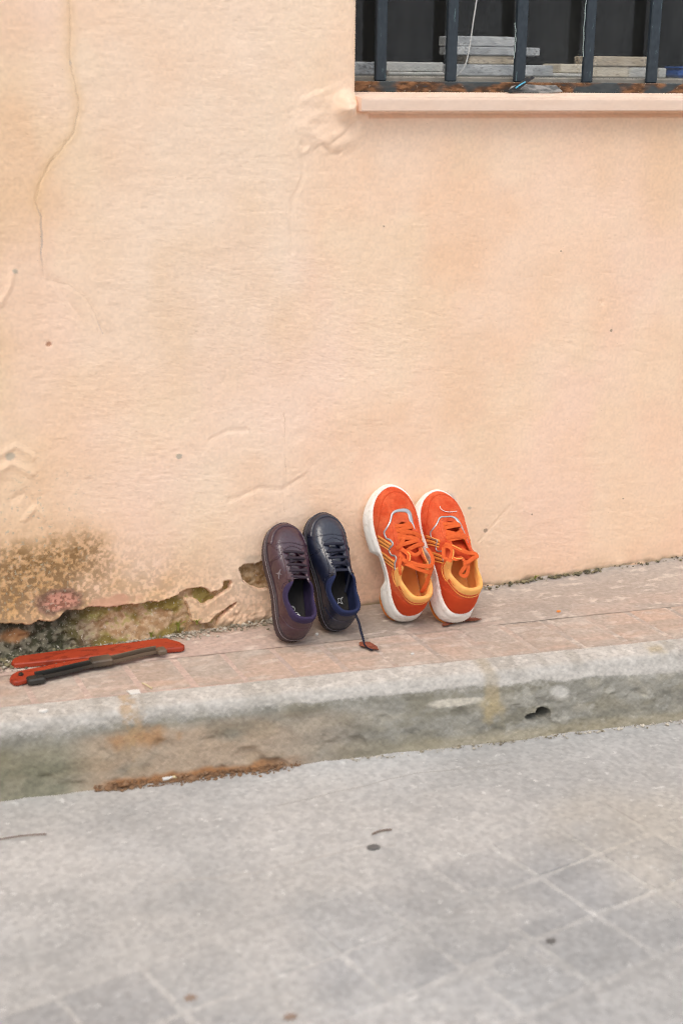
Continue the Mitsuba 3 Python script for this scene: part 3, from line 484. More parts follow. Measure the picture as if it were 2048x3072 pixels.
def ribbon(L, path, w, h, n=None, off=0.0):
    """A welt, stripe or seam on the shoe's skin along (s, t) points: half width w (number or per point), height h."""
    P = resample(np.asarray(path, float) * [.62, .10], n or max(12, 10 * len(path))) / [.62, .10]; k = len(P); s, t = P[:, 0], np.clip(P[:, 1], 0.0, 1.0)
    X, Nn = L.at(s, t, off + 0 * s), L.N(s, t); tg = np.gradient(X, axis=0); tg /= np.linalg.norm(tg, axis=1, keepdims=True); a = np.cross(tg, Nn); a /= np.linalg.norm(a, axis=1, keepdims=True)
    w = np.interp(np.linspace(0, 1, k), np.linspace(0, 1, len(np.atleast_1d(w))), np.atleast_1d(w)); prof = [(-1, -.0012), (-.92, h * .55), (-.45, h), (.45, h), (.92, h * .55), (1, -.0012)]
    V = np.stack([X + a * (w * q)[:, None] + Nn * z for q, z in prof], 1); V = np.concatenate([X[:1, None] - Nn[:1, None] * .0012 + 0 * V[:1], V, X[-1:, None] - Nn[-1:, None] * .0012 + 0 * V[:1]]); return (V.reshape(-1, 3), grid_faces(k + 2, 6))
def panel(L, s0, s1, tlo, thi, off, ns=60, nt=16):
    """An overlay on the skin between the curves tlo(s) and thi(s), its edges turned in."""
    s, q = np.meshgrid(np.linspace(s0, s1, ns), np.linspace(0, 1, nt), indexing='ij'); t = tlo(s) + (thi(s) - tlo(s)) * q
    e = np.minimum(np.minimum(q, 1 - q) * nt / 1.5, np.minimum(np.arange(ns), ns - 1 - np.arange(ns))[:, None] / 1.0); o = off * np.clip(e, 0, 1) - .0012 * (e <= 0)
    return (L.at(s, np.clip(t, 0, 1), o).reshape(-1, 3), grid_faces(ns, nt))
def tongue(L, x0, x1, z0, zm, z1, w0, w1, thick=.005, n=26, m=13, curl=0.0):
    u, w = np.meshgrid(np.linspace(0, 1, n), np.linspace(-1, 1, m), indexing='ij'); x = x0 + (x1 - x0) * u; zc = (1 - u) ** 2 * z0 + 2 * u * (1 - u) * zm + u * u * z1; hw = w0 + (w1 - w0) * np.clip(u * 1.6, 0, 1) ** .7; hw = hw * np.where(u > .9, np.sqrt(np.clip(1 - ((u - .9) / .13) ** 2, 0, 1)), 1)
    P = np.stack([x, w * hw, zc - .35 * hw * w * w + curl * u * u * (1 - w * w)], -1); Q = P - [0, 0, thick]; Q[:, [0, -1]] = P[:, [0, -1]] - [0, 0, .001]; f = grid_faces(n, m)
    return join([orientz((P.reshape(-1, 3), f), 1), orientz((Q.reshape(-1, 3), f), -1)])
def orientz(M, sg):
    v, f = M; n = np.cross(v[f[:, 1]] - v[f[:, 0]], v[f[:, 2]] - v[f[:, 0]])[:, 2].sum(); return (v, f if n * sg > 0 else f[:, ::-1])
def insole(L, zi, inset, ns=120, nr=12):
    s = np.linspace(0, 1, ns, endpoint=False); B = L.B(s) - L.out(s) * inset; c = np.c_[np.clip(B[:, 0], .035, .25), 0 * s, B[:, 2]]; r = np.linspace(0, 1, nr)
    V = c[:, None] + (B - c)[:, None] * r[None, :, None]; V[..., 2] += zi + .006 * r[None] ** 4; return orientz((V.reshape(-1, 3), grid_faces(ns, nr, True)), 1)
def collar(L, s0, s1, r, lift, n=120):
    s = np.linspace(s0, s1, n); P = L.T(s); dn = L.S(s, .90) - P; dn /= np.linalg.norm(dn, axis=1, keepdims=True); rr = r * np.clip(np.minimum(np.arange(n), n - 1 - np.arange(n)) / 14 + .15, .15, 1) ** .5 * (1 + .45 * np.exp(-(s / .13) ** 2))
    inn = -L.N(s, .97 + 0 * s); return sweep(P + inn * (rr * .50)[:, None] + dn * (rr * 1.25 - lift)[:, None], rr * .72, rr * 1.75, -dn, 14, power=2.4)
def pose(L, zb, a, yaw, roll, x0, parts):
    a, yaw, roll = map(math.radians, (a, yaw, roll)); base = np.array([[0, -1, 0], [1, 0, 0], [0, 0, 1.0]]); c, s = math.cos, math.sin
    R = rotz(yaw) @ base @ np.array([[c(a), 0, -s(a)], [0, 1, 0], [s(a), 0, c(a)]]) @ np.array([[1, 0, 0], [0, c(roll), -s(roll)], [0, s(roll), c(roll)]])
    w = np.vstack([mv(p)[0] for p in parts]) @ R.T; return R, np.array([x0, -w[:, 1].max() - .0015, -w[:, 2].min() + .0008])
# shoe materials (positions in the world: grain and wear only)
pbr('m_suede', lambda p, n, uv: mix((.56, .060, .017), (.65, .125, .048), smoothstep(.25, .75, fbm(p.x * 40, p.y * 40, p.z * 40) * .6 + .4 * fbm(p.x * 160, p.y * 160, p.z * 160))) * (.84 + .32 * fbm(p.x * 420, p.y * 420, p.z * 420)), .92, lambda p, n, uv: fbm(p.x * 500, p.y * 500, p.z * 500), .0005, sheen=.5, specular=.2)
pbr('m_suede_dark', lambda p, n, uv: mix((.50, .050, .014), (.58, .075, .022), fbm(p.x * 90, p.y * 90, p.z * 90)), .9, lambda p, n, uv: fbm(p.x * 500, p.y * 500, p.z * 500), .0005, sheen=.4, specular=.2)
pbr('m_lace_orange', lambda p, n, uv: mix((.58, .090, .020), (.70, .135, .034), fbm(p.x * 200, p.y * 200, p.z * 200)), .85, lambda p, n, uv: fbm(p.x * 900, p.y * 900, p.z * 900), .0004, sheen=.3, specular=.2)
pbr('m_lining_orange', lambda p, n, uv: mix((.80, .36, .095), (.86, .47, .155), fbm(p.x * 80, p.y * 80, p.z * 80)), .9, lambda p, n, uv: fbm(p.x * 600, p.y * 600, p.z * 600), .0004, sheen=.4, specular=.2)
pbr('m_stripe', (.86, .40, .09), .6); pbr('m_stripe_dark', (.085, .03, .02), .7)
pbr('m_silver', (.46, .48, .50), .42, metallic=.8)
pbr('m_midsole', lambda p, n, uv: mix(mix((.80, .775, .72), (.86, .84, .79), fbm(p.x * 40, p.y * 40, p.z * 40)), (.56, .48, .38), .45 * smoothstep(.58, .80, fbm(p.x * 95, p.y * 95, p.z * 95))) * (.90 + .16 * fbm(p.x * 120, p.y * 120, p.z * 120)), .6, lambda p, n, uv: noise(p.x * 420, p.y * 420, p.z * 420) * (1 - smoothstep(.075, .10, p.z)), .0010)
pbr('m_gum', (.80, .29, .05), .6) if False else pbr('m_gumsole', (.80, .30, .055), .6)
def leather(name, a, b):
    pbr(name, lambda p, n, uv: mix(a, b, fbm(p.x * 60, p.y * 60, p.z * 60)), lambda p, n, uv: .22 + .16 * fbm(p.x * 90, p.y * 90, p.z * 90), lambda p, n, uv: fbm(p.x * 330, p.y * 330, p.z * 330, octaves=2) + 2.0 * fbm(p.x * 60, p.y * 60, p.z * 60, octaves=2), .0005, specular=.75, clearcoat=.5, clearcoat_gloss=.75)
leather('m_leather_plum', (.032, .010, .021), (.050, .018, .033)); leather('m_leather_navy', (.006, .009, .023), (.011, .015, .036))
pbr('m_sole_plum', lambda p, n, uv: mix((.032, .019, .023), (.048, .031, .036), fbm(p.x * 60, p.y * 60, p.z * 60)), .48); pbr('m_sole_navy', (.014, .013, .018), .45)
pbr('m_welt', (.20, .165, .18), .45); pbr('m_welt_navy', (.105, .10, .135), .42)
pbr('m_lace_plum', (.026, .016, .026), .85, lambda p, n, uv: fbm(p.x * 900, p.y * 900, p.z * 900), .0005); pbr('m_lace_navy', (.012, .014, .030), .85, lambda p, n, uv: fbm(p.x * 900, p.y * 900, p.z * 900), .0005)
pbr('m_lining_plum', (.030, .018, .060), .9, sheen=.3); pbr('m_lining_navy', (.009, .016, .062), .9, sheen=.3); pbr('m_insole_black', (.014, .012, .012), .8); pbr('m_print', (.72, .72, .72), .6)
ZERO = lambda x, y: 0 * x
def wave_o(k): return lambda x, y: k * (.0085 * sstep(.150, .170, x) * (1 - sstep(.235, .285, x)) + .003 * sstep(.235, .285, x) + .0080 * (1 - sstep(.060, .100, x)) - .0035 * sstep(.08, .10, x) * (1 - sstep(.145, .165, x)))
OR_RINGS = [(-.010, .80, ZERO), (.0010, 1.0, ZERO), (.0034, .985, ZERO), (.0050, .92, wave_o(.25)), (.0056, .80, wave_o(.5)), (.0042, .74, wave_o(.6)), (.0050, .68, wave_o(.75)), (.0058, .50, wave_o(1.0)), (.0050, .30, wave_o(1.05)), (.0040, .14, wave_o(.95)), (.0022, .05, wave_o(.8)), (-.001, .0, wave_o(.6))]
BK_RINGS = [(-.010, .75, ZERO), (.0005, 1.0, ZERO), (.0028, .985, ZERO), (.0040, .93, ZERO), (.0042, .80, ZERO), (.0030, .765, ZERO), (.0030, .735, ZERO), (.0044, .70, ZERO), (.0048, .40, ZERO), (.0044, .12, ZERO), (.0030, .03, ZERO), (.0005, .0, ZERO)]
SH = {}
def make_shoe(name, label, cat, L, rings, zb, lip, ps, mats):
    k = thing(name, label, cat); mid = orient(sole(L, rings, zb, lip)); M = pose(L, zb, *ps, [mid]); SH[k] = (L, M, mats)
    put = lambda nm, mesh, m, sm=True, par=None, lab=None: obj(nm, mesh, m, par or k, sm, M, lab)
    put('midsole', mid, mats['sole'], 50)
    P, f = L.shell(0.0, 0, 1); up = orient((P.reshape(-1, 3), f)); u = put('upper', up, mats['upper'])
    Pi, fi = L.shell(-.0035, .02, 1); inn = orient((Pi.reshape(-1, 3), fi)); put('lining', (inn[0], inn[1][:, ::-1]), mats['lining'])
    rim = np.stack([P[:, -1], (P[:, -1] + Pi[:, -1]) / 2 + (P[:, -1] - P[:, -3]) * .25, Pi[:, -1]], 1); put('edge', (rim.reshape(-1, 3), grid_faces(220, 3, True)), mats['upper'], True, u)
    put('insole', insole(L, .004, .006), mats['insole'])
    return k, put, u, M
mirror = lambda path: [(1 - s, t) for s, t in path]
def flat(P, w=.0042, h=.0008, n=None, up=(0, 0, 1)): return sweep(resample(P, n or 9 * len(P)), w, h, up, 10, power=3)
def lace_row(L, s, t, rise, w, h, skew=0.0, sag=1.0, power=2.2):
    a, b = L.at(s, t, .0012), L.at(1 - s + skew, t, .0012); u = np.linspace(0, 1, 22)[:, None]; mid = (a + b) / 2 + [0, 0, rise]
    P = (1 - u) ** 3 * a + 3 * u * (1 - u) ** 2 * (a + (mid - a) * [.35, .35, 1.15 * sag]) + 3 * u * u * (1 - u) * (b + (mid - b) * [.35, .35, 1.15 * sag]) + u ** 3 * b
    k = np.clip(np.minimum(np.arange(22), 21 - np.arange(22)) / 2.5 + .45, .45, 1); return sweep(P, w * k, h, (0.25, 0, 1), 12, power=power)
def outsole(L, zb, x1):
    s = np.linspace(0, 1, 160, endpoint=False); B = L.B(s); B = B + L.out(s) * (.0020 + .0068 * (1 - sstep(.05, .085, B[:, 0])))[:, None]; ring = Polygon(B[:, :2]).intersection(sbox(-.1, -.2, x1, .2)); ring = Polygon([ring.exterior.interpolate(i / 90, normalized=True).coords[0] for i in range(90)]); q = np.array(ring.buffer(.004).simplify(.0004).exterior.coords)[:-1]
    top = np.c_[q, zb(q[:, 0]) + .0036]; bot = np.c_[q * [1, .985] , zb(q[:, 0]) - .0012]; c = np.array([[x1 * .5, 0, -.0012]]); n = len(q); i = np.arange(n); j = (i + 1) % n
    return orient((np.vstack([top, bot, c]), np.vstack([np.stack([i, j, j + n], 1), np.stack([i, j + n, i + n], 1), np.stack([i + n, j + n, np.full(n, 2 * n)], 1)])))
OM = dict(sole='m_midsole', upper='m_suede', lining='m_lining_orange', insole='m_lining_orange')
SILVER = [(.5, .775), (.485, .757), (.472, .757), (.4600, .772), (.4236, .694), (.3907, .53), (.3760, .473), (.3640, .505), (.3660, .620), (.3614, .679), (.3343, .558), (.3120, .480), (.3030, .530), (.3055, .650), (.2990, .690), (.2807, .658), (.2550, .672), (.2379, .765)]
SEAM = [(.335, .03), (.352, .11), (.3707, .202), (.4107, .366), (.4357, .42), (.4600, .405), (.4800, .36), (.5, .345)]
def stripes(put, side):
    fl = (lambda q: q) if side > 0 else mirror
    for top, bot in (([(.3536, .150), (.3500, .620)], [(.3229, .100), (.3179, .520)]), ([(.2979, .060), (.2810, .640)], [(.2660, .060), (.2480, .670)])):
        lerp = lambda f: [tuple(np.array(a) + (np.array(b) - a) * f) for a, b in zip(top, bot)]
        put('stripe', ribbon(ORANGE, fl(lerp(.5)), [.0078, .0078], .0006, 14), 'm_suede_stripe', 30)
        for f in (.02, .52, .98): put('stripe', ribbon(ORANGE, fl(lerp(f)), [.0014, .0014], .0013, 14), 'm_stripe', 30)
        for f in (.30, .78): put('stripe', ribbon(ORANGE, fl(lerp(f)), [.0009, .0009], .0011, 14), 'm_stripe_dark', 30)
pbr('m_suede_stripe', (.74, .22, .035), .8)
BOW = [dict(bow=[([(.1861, .0194, .0935), (.1931, .007, .0972), (.1918, -.0085, .1008), (.1839, -.0246, .1005), (.1763, -.0318, .0971)], .0040), ([(.1518, .0123, .1136), (.1592, -.0054, .1151), (.1616, -.0196, .113), (.1614, -.034, .1051)], .0040), ([(.161, .0333, .1063), (.1673, .0225, .1083), (.1782, .0129, .1052), (.1858, .006, .0996)], .0042),
    ([(.1573, .024, .113), (.1488, .018, .123), (.1383, .017, .13), (.1292, .0227, .1312), (.1344, .0291, .1258), (.1475, .028, .1186)], .0044), ([(.1507, .0145, .1181), (.1466, .0092, .1241), (.1409, .0011, .1277), (.1422, -.008, .1261), (.1487, -.0159, .1191)], .0036),
    ([(.1277, .0298, .1249), (.1254, .0162, .132), (.1182, .0036, .1394), (.1131, -.0106, .1438), (.1122, -.0244, .1452), (.1241, -.0341, .1386), (.1394, -.0364, .1274), (.1514, -.037, .1138)], .0042), ([(.1411, .0266, .1226), (.1287, .0396, .1285), (.1134, .0427, .1296), (.1027, .0389, .1227)], .0036),
    ([(.1128, -.0286, .1419), (.0981, -.0241, .1368), (.0818, -.02, .1255), (.0657, -.0143, .1131), (.058, -.0111, .1017)], .0044), ([(.1252, .0273, .1281), (.1162, .015, .1354), (.1057, -.0029, .1393), (.0984, -.0211, .1387)], .0040)],
    edges=[[(.1567, -.0257, .1063), (.1473, -.0257, .1117), (.1339, -.026, .118), (.1195, -.0274, .1238)], [(.150, .0165, .1245), (.1383, .0150, .1325), (.1292, .0195, .1335)]]),
  dict(bow=[([(.1597, .0335, .1119), (.1501, .0278, .1214), (.1431, .0197, .1267), (.1353, .012, .1324), (.1265, -.0045, .1375), (.1206, -.0191, .1403), (.1165, -.0189, .1422), (.1126, -.011, .1431), (.105, .0042, .1436), (.1039, .0152, .1381)], .0042), ([(.151, .0412, .112), (.1483, .0331, .1193), (.1383, .0295, .126), (.1245, .0357, .1315), (.1146, .0413, .1331)], .0042), ([(.1245, .053, .1235), (.1167, .0481, .1321), (.1098, .0408, .1373)], .0038),
    ([(.1043, .0105, .1379), (.0914, .016, .136), (.0814, .0201, .1287), (.0771, .0126, .1287), (.0823, .0068, .1323), (.1044, .0019, .1359)], .0040), ([(.1199, .0344, .1326), (.1132, .0287, .1398), (.1156, .0174, .1386), (.1072, .0134, .1406)], .0034), ([(.1483, .0427, .1143), (.1337, .0491, .1221), (.12, .0523, .1265)], .0040), ([(.1416, .0056, .1244), (.1323, .0001, .1308), (.1234, -.011, .135)], .0040), ([(.1718, .027, .104), (.1745, .010, .110), (.1725, -.008, .110), (.166, -.022, .104)], .0042)],
    edges=[[(.1500, .0262, .1250), (.1425, .0185, .1300), (.1353, .0105, .1350)], [(.1383, .0275, .1285), (.1245, .0330, .1340), (.1150, .0390, .1355)], [(.1195, .0330, .1355), (.1132, .0270, .1425), (.1150, .0160, .1410)]])]
for q, (nm, lab, ps) in enumerate((('sneaker', 'orange suede sneaker with chunky white sole, the one nearer the black shoes', (67.244, .312, -2.065, -.030)), ('sneaker', 'orange suede sneaker with a pale thread across its toe, right end of the row', (54.766, -7.079, 5.551, .066)))):
    k, put, u, M = make_shoe(nm, lab, 'sneaker', ORANGE, OR_RINGS, zb_orange, .007, ps, OM); L = ORANGE
    put('collar', collar(L, -.262, .262, .0062, .0005), 'm_lining_orange', True, None, 'padded yellow-orange collar')
    put('tongue', tongue(L, .214, .118, .073, .090, .119, .013, .026, curl=-.004), 'm_suede_dark')
    put('outsole', outsole(L, zb_orange, .074), 'm_gumsole', 30)
    sil = SILVER[::-1] + (mirror(SILVER[1:3]) + [(.5400, .835), (.5620, .87), (.5900, .885)] if q == 0 else mirror(SILVER[1:3]) + [(.5400, .83), (.5750, .87), (.6100, .88), (.6400, .90), (.6600, .93)])
    if q: sil = [(.2579, .64), (.2786, .60), (.3029, .573), (.3000, .470), (.3036, .400), (.3243, .437), (.3471, .530), (.3479, .444), (.3500, .360), (.3640, .370), (.3800, .459), (.4064, .630), (.4407, .765), (.4586, .800), (.4729, .840), (.4850, .885), (.5, .905), (.5150, .895), (.5400, .890), (.5750, .89), (.6100, .90), (.6400, .92), (.6600, .95)]
    wd = [.0022] * 15 + [.0030, .0046, .0052, .0046, .0026, .0010] if q == 0 else [.0019] * 15 + [.0026, .0038, .0038, .0030, .0016, .0009, .0008]
    put('silver_trim', ribbon(L, sil, wd, .0016, 150), 'm_silver', 40)
    put('seam', ribbon(L, SEAM + mirror(SEAM[:-1])[::-1], [.0011], .0008, 90), 'm_suede_dark', 40); put('seam', ribbon(L, [(.4493, .046), (.44, .323)], [.0008], .0006), 'm_suede_dark', 40)
    sk_ = np.array(SEAM + mirror(SEAM[:-1])[::-1]); put('toe_guard', panel(L, .342, .658, lambda s: .012 + 0 * s, lambda s: np.maximum(np.interp(s, sk_[:, 0], sk_[:, 1]) - .012, .02), .0010, 90, 14), 'm_suede', True)
    stripes(put, 1); stripes(put, -1)
    put('piping', ribbon(L, [(.2543, .70), (.2379, .60), (.2043, .594), (.1693, .658), (.1407, .701)], [.0005, .0012, .0012, .0006], .0012, 40), 'm_stripe', 30)
    put('piping', ribbon(L, [(.0650, .775), (.0543, .775), (.0314, .775), (.0007, .770), (-.0314, .770), (-.0543, .775), (-.075, .78)], [.0004, .0012, .0014, .0014, .0012, .0004], .0016, 40), 'm_stripe', 30)
    put('heel_band', panel(L, -.135, .135, lambda s: .78 + 0 * s, lambda s: .955 + 0 * s, .0016, 60, 12), 'm_suede', True)
    put('heel_counter', panel(L, -.150, .150, lambda s: .02 + 0 * s, lambda s: .72 - 14 * s * s, .0012, 70, 16), 'm_suede_dark', True)
    put('eyestay', panel(L, .27, .455, lambda s: .80 + .02 * np.sin(60 * s), lambda s: .995 + 0 * s, .0014), 'm_suede', True); put('eyestay', panel(L, .545, .73, lambda s: .80 + .02 * np.sin(60 * s), lambda s: .995 + 0 * s, .0014), 'm_suede', True)
    for s, rise, sk in ((.440, .004, .010), (.414, .006, -.012), (.386, .007, .012), (.358, .006, -.01)): put('lace', lace_row(L, s, .90, rise, .0045, .0009, sk, 1.0, 3), 'm_lace_orange')
    for s, sk in ((.427, -.026), (.400, .026), (.372, -.026)): put('lace', lace_row(L, s, .93, .001, .0042, .0008, sk, 1.0, 3), 'm_lace_orange')
    for P, w in BOW[q]['bow']: put('lace', flat(P, w * 1.12), 'm_lace_orange')
    for P in BOW[q]['edges']: put('lace_edge', flat(P, .0010, .0008), 'm_stripe', True, None, 'pale orange lace edge')
    if q:
        kk = thing('thread', 'short pale thread lying across the toe of the right-hand orange sneaker', 'thread'); tq = np.array([(.4857, .65), (.4866, .74), (.4945, .80), (.5075, .81), (.5286, .72)]); pp = resample(L.at(tq[:, 0], tq[:, 1], .0026 + 0 * tq[:, 0]), 30); obj(kk, sweep(pp, .0008, sides=6), 'm_print', None, True, M)
TOE = [(.4000, .035), (.4150, .215), (.4236, .345), (.4400, .352), (.4693, .318), (.4871, .315), (.5, .330)]
for q, (nm, lab, ps, c) in enumerate((('leather_shoe', 'dark plum-black leather shoe, leftmost of the row', (55.31, -13.394, 15.389, -.317), 'plum'), ('leather_shoe', 'navy-black leather shoe with one loose lace hanging to the pavement', (62.007, -4.801, 6.52, -.201), 'navy'))):
    k, put, u, M = make_shoe(nm, lab, 'shoe', BLACK, BK_RINGS, zb_black, .005, ps, dict(sole='m_sole_' + c, upper='m_leather_' + c, lining='m_lining_' + c, insole='m_insole_black')); L = BLACK
    lt, ll, li = 'm_leather_' + c, 'm_lace_' + c, 'm_lining_' + c
    put('collar', collar(L, -.285, .285, .0046, .0008), li, True, None, 'padded dark purplish-blue collar')
    put('tongue', tongue(L, .200, .128, .057, .066, .080, .012, .021), lt)
    s = np.linspace(0, 1, 241); wl = L.B(s) + L.out(s) * .0040; wl[:, 2] = zb_black(wl[:, 0]) + (L.B(s)[:, 2] + .005 - zb_black(wl[:, 0])) * .75; put('welt', sweep(wl, .0011, .0011, sides=6, caps=False), 'm_welt' + ('' if c == 'plum' else '_navy'), True, None, 'pale line of stitching round the sole')
    put('mudguard', panel(L, .418, .582, lambda s: .015 + 0 * s, lambda s: .318 + .9 * (s - .5) ** 2 * 6, .0015, 80, 14), lt)
    put('toe_seam', ribbon(L, TOE + mirror(TOE[:-1])[::-1], [.0014], .0018, 110), lt, 40)
    put('vamp_seam', ribbon(L, [(.4307, .501), (.4629, .687), (.4921, .801), (.5, .812), (.5221, .786), (.5586, .608)], [.0006, .0012, .0012, .0006], .0011, 60), lt, 40)
    put('vamp_seam', ribbon(L, [(.4321, .715), (.4771, .879), (.5, .89), (.5229, .879), (.5679, .715)], [.0008, .0014, .0014, .0008], .0012, 60), lt, 40)
    for fl in ((lambda q: q), mirror):
        put('side_panel', ribbon(L, fl([(.415, .046), (.4186, .30), (.4180, .473), (.4136, .650), (.4000, .630), (.3893, .594), (.3600, .30), (.3314, .04)]), [.0010], .0012, 70), lt, 40)
        put('side_panel', ribbon(L, fl([(.4236, .845), (.405, .66), (.37, .40), (.33, .117), (.315, .04)]), [.0012], .0012, 50), lt, 40)
        put('side_panel', ribbon(L, fl([(.2414, .58), (.255, .60), (.268, .625), (.2836, .786), (.282, .95)]), [.0012], .0012, 40), lt, 40)
        put('side_panel', ribbon(L, fl([(.2507, .80), (.22, .785), (.19, .786), (.16, .795), (.1343, .808), (.09, .815)]), [.0010], .0011, 40), lt, 40)
    s0, s1 = (.292, .452); put('eyestay', panel(L, s0, s1, lambda s: .70 + .06 * np.sin((s - .292) / .16 * np.pi), lambda s: .995 + 0 * s, .0014), lt); put('eyestay', panel(L, 1 - s1, 1 - s0, lambda s: .70 + .06 * np.sin((s - .548) / .16 * np.pi), lambda s: .995 + 0 * s, .0014), lt)
    put('heel_counter', panel(L, -.135, .135, lambda s: .02 + 0 * s, lambda s: .60 - 12 * s * s, .0014, 70, 16), lt)
    if q == 0:
        for pth in ([(.3114, .323), (.3136, .459), (.3171, .573)], [(.3386, .58), (.315, .465), (.2893, .423)]): put('emblem', ribbon(L, pth, [.0004, .0024, .0004], .0014, 24), 'm_welt', 40, None, 'four-pointed star pressed into the side')
    for i, (s, t, sk) in enumerate(((.4330, .80, .004), (.4000, .84, -.002), (.3720, .86, .004), (.3440, .88, .0), (.3150, .90, .006))):
        put('lace', lace_row(L, s, t, (.0075, .0085, .0085, .007, .002)[i] - .002 * (q == 1 and i > 3), .0032, .0021, sk), ll)
        if i < 4: put('lace', lace_row(L, s - .014, .93, .0015, .0028, .0018, .026 * (-1) ** i), ll)
    for s in ((.285, .2850),) if False else ((.2860, .88), (1 - .2860, .88)):
        p0 = L.at(s[0], s[1], .0016); n0 = L.N(s[0], s[1]); put('eyelet', sweep(np.array([p0 - n0 * .001, p0 + n0 * .0006]), .0024, sides=12), 'm_insole_black')
    if q == 0:
        put('print', sweep(resample([(.0762, .0035, .0350), (.0790, .0005, .0350), (.0771, -.0023, .0350), (.0730, -.0040, .0350), (.0690, -.0020, .0350), (.0690, .0010, .0350), (.0735, .0020, .0350), (.0760, -.0010, .0350)], 40), .0006, .0003, sides=6), 'm_print', True, None, 'white printed figure on the insole')
        put('print', sweep(resample([(.0700, .0015, .0350), (.0664, -.0013, .0350), (.0655, -.0060, .0350), (.0640, -.0100, .0350)], 20), .0006, .0003, sides=6), 'm_print'); put('print', sweep(np.array([(.0625, -.0090, .0355), (.0570, -.0150, .0355)]), .0016, .0004, sides=6), 'm_print')
    else:
        st = [(.0744, -.0031), (.0729, -.0096), (.0770, -.0160), (.0690, -.0105), (.0615, -.0134), (.0661, -.0060), (.0630, -.0020), (.0700, -.0050), (.0744, -.0031)]
        put('print', join([sweep(np.array([st[i] + (.0350,), st[i + 1] + (.0350,)]), .00055, .0003, sides=6) for i in range(8)]), 'm_print', True, None, 'white printed star outline on the insole')
        R_, t_ = M; top = L.T(.935) @ R_.T + t_; P = np.array([top + [0, .006, -.002], top + [-.003, -.002, .001], (-.1807, -.1800, .0687), (-.1775, -.1835, .0502), (-.1731, -.1910, .0264), (-.1710, -.2000, .0085), (-.1765, -.2200, .0042), (-.1772, -.2290, .0040), (-.1741, -.2506, .0048)])
        scene[k + '__loose_lace'] = mikit.ply(sweep(resample(P, 60), .0034, .0016, (0.3, -1, .25), 10), ll, smooth=True); labels[k + '__loose_lace'] = {'label': 'untied lace hanging from the heel to the ground'}
        put('lace', flat([(.150, -.012, .090), (.132, -.020, .082), (.105, -.022, .060), (.085, -.018, .046)], .0030, .0016), ll)

# ------------------------------------------------------------------ stone offcuts on the ledge behind the glass
def offcut(x0, x1, z0, z1, m, lab, y0=.232, dep=.085, name='stone_slab', cat='stone slab'):
    k = thing(name, lab, cat); mm = rbox(x0, x1, y0 + rng.uniform(0, .006), y0 + dep, z0, z1, .0022).subdivide().subdivide(); v = np.array(mm.vertices)
    v += .0022 * np.stack([N3(v, 40, 61), N3(v, 40, 62), N3(v, 40, 63)], -1); scene[k] = mikit.ply((v, mm.faces), m, smooth=35)
G_ = 'm_slab_grey'
offcut(.0700, .2120, 1.1662, 1.1735, 'm_slab_pale', 'thin pale slab under a longer one between the first two bars')
offcut(.0650, .2106, 1.1742, 1.1946, 'm_slab_pale', 'pale grey slab lying on a thin one between the first two bars')
offcut(.2380, .4999, 1.1662, 1.1915, G_, 'long mottled grey slab at the bottom of the tallest stack')
offcut(.2780, .4090, 1.1925, 1.2108, 'm_slab_tan', 'speckled beige slab in the tallest stack')
offcut(.2400, .4619, 1.2116, 1.2300, G_, 'grey slab third up in the tallest stack')
offcut(.2380, .3990, 1.2308, 1.2530, G_, 'grey slab topmost on the tallest stack')
offcut(.5010, .6000, 1.1662, 1.1740, 'm_slab_pale', 'thin whitish slab under the cream block by the fourth bar')
offcut(.5211, .6000, 1.1748, 1.1951, 'm_slab_cream', 'plain cream block left of the fourth bar', name='stone_block', cat='stone block')
offcut(.6100, .7150, 1.1662, 1.1905, 'm_slab_cream', 'smooth cream slab below a speckled one right of the fourth bar')
offcut(.7163, .7660, 1.1662, 1.1898, 'm_slab_pale', 'short pale block end beside the smooth cream slab', name='stone_block', cat='stone block')
offcut(.6100, .7690, 1.1912, 1.2139, 'm_slab_tan', 'speckled beige slab lying on the cream one')
offcut(.8032, .8249, 1.1662, 1.1889, 'm_slab_pale', 'small pale block right of the fifth bar', name='stone_block', cat='stone block')
offcut(-.0400, .0430, 1.1662, 1.1935, G_, 'grey slab behind the first bar at the left end of the window')
pbr('m_blue', (.02, .10, .38), .5)
k = thing('plastic_box', 'bright blue box at the right edge of the window ledge', 'box'); bl = thing
scene[k + '__body'] = mikit.ply(rbox(.8600, .925, .232, .29, 1.1662, 1.188, .006), 'm_blue'); scene[k + '__lid'] = mikit.ply(rbox(.858, .927, .230, .292, 1.1884, 1.1925, .0018), 'm_blue')
pbr('m_cord', (.80, .80, .77), .7)
k = thing('cord', 'thin pale cord hanging slack inside the window', 'cord'); scene[k] = mikit.ply(sweep(resample([(.2750, .205, 2.0), (.2735, .205, 1.6), (.2720, .205, 1.328), (.2659, .205, 1.2855), (.2559, .205, 1.2138), (.2388, .207, 1.1728), (.2320, .212, 1.1660)], 90), .0015, sides=6), 'm_cord', smooth=True)
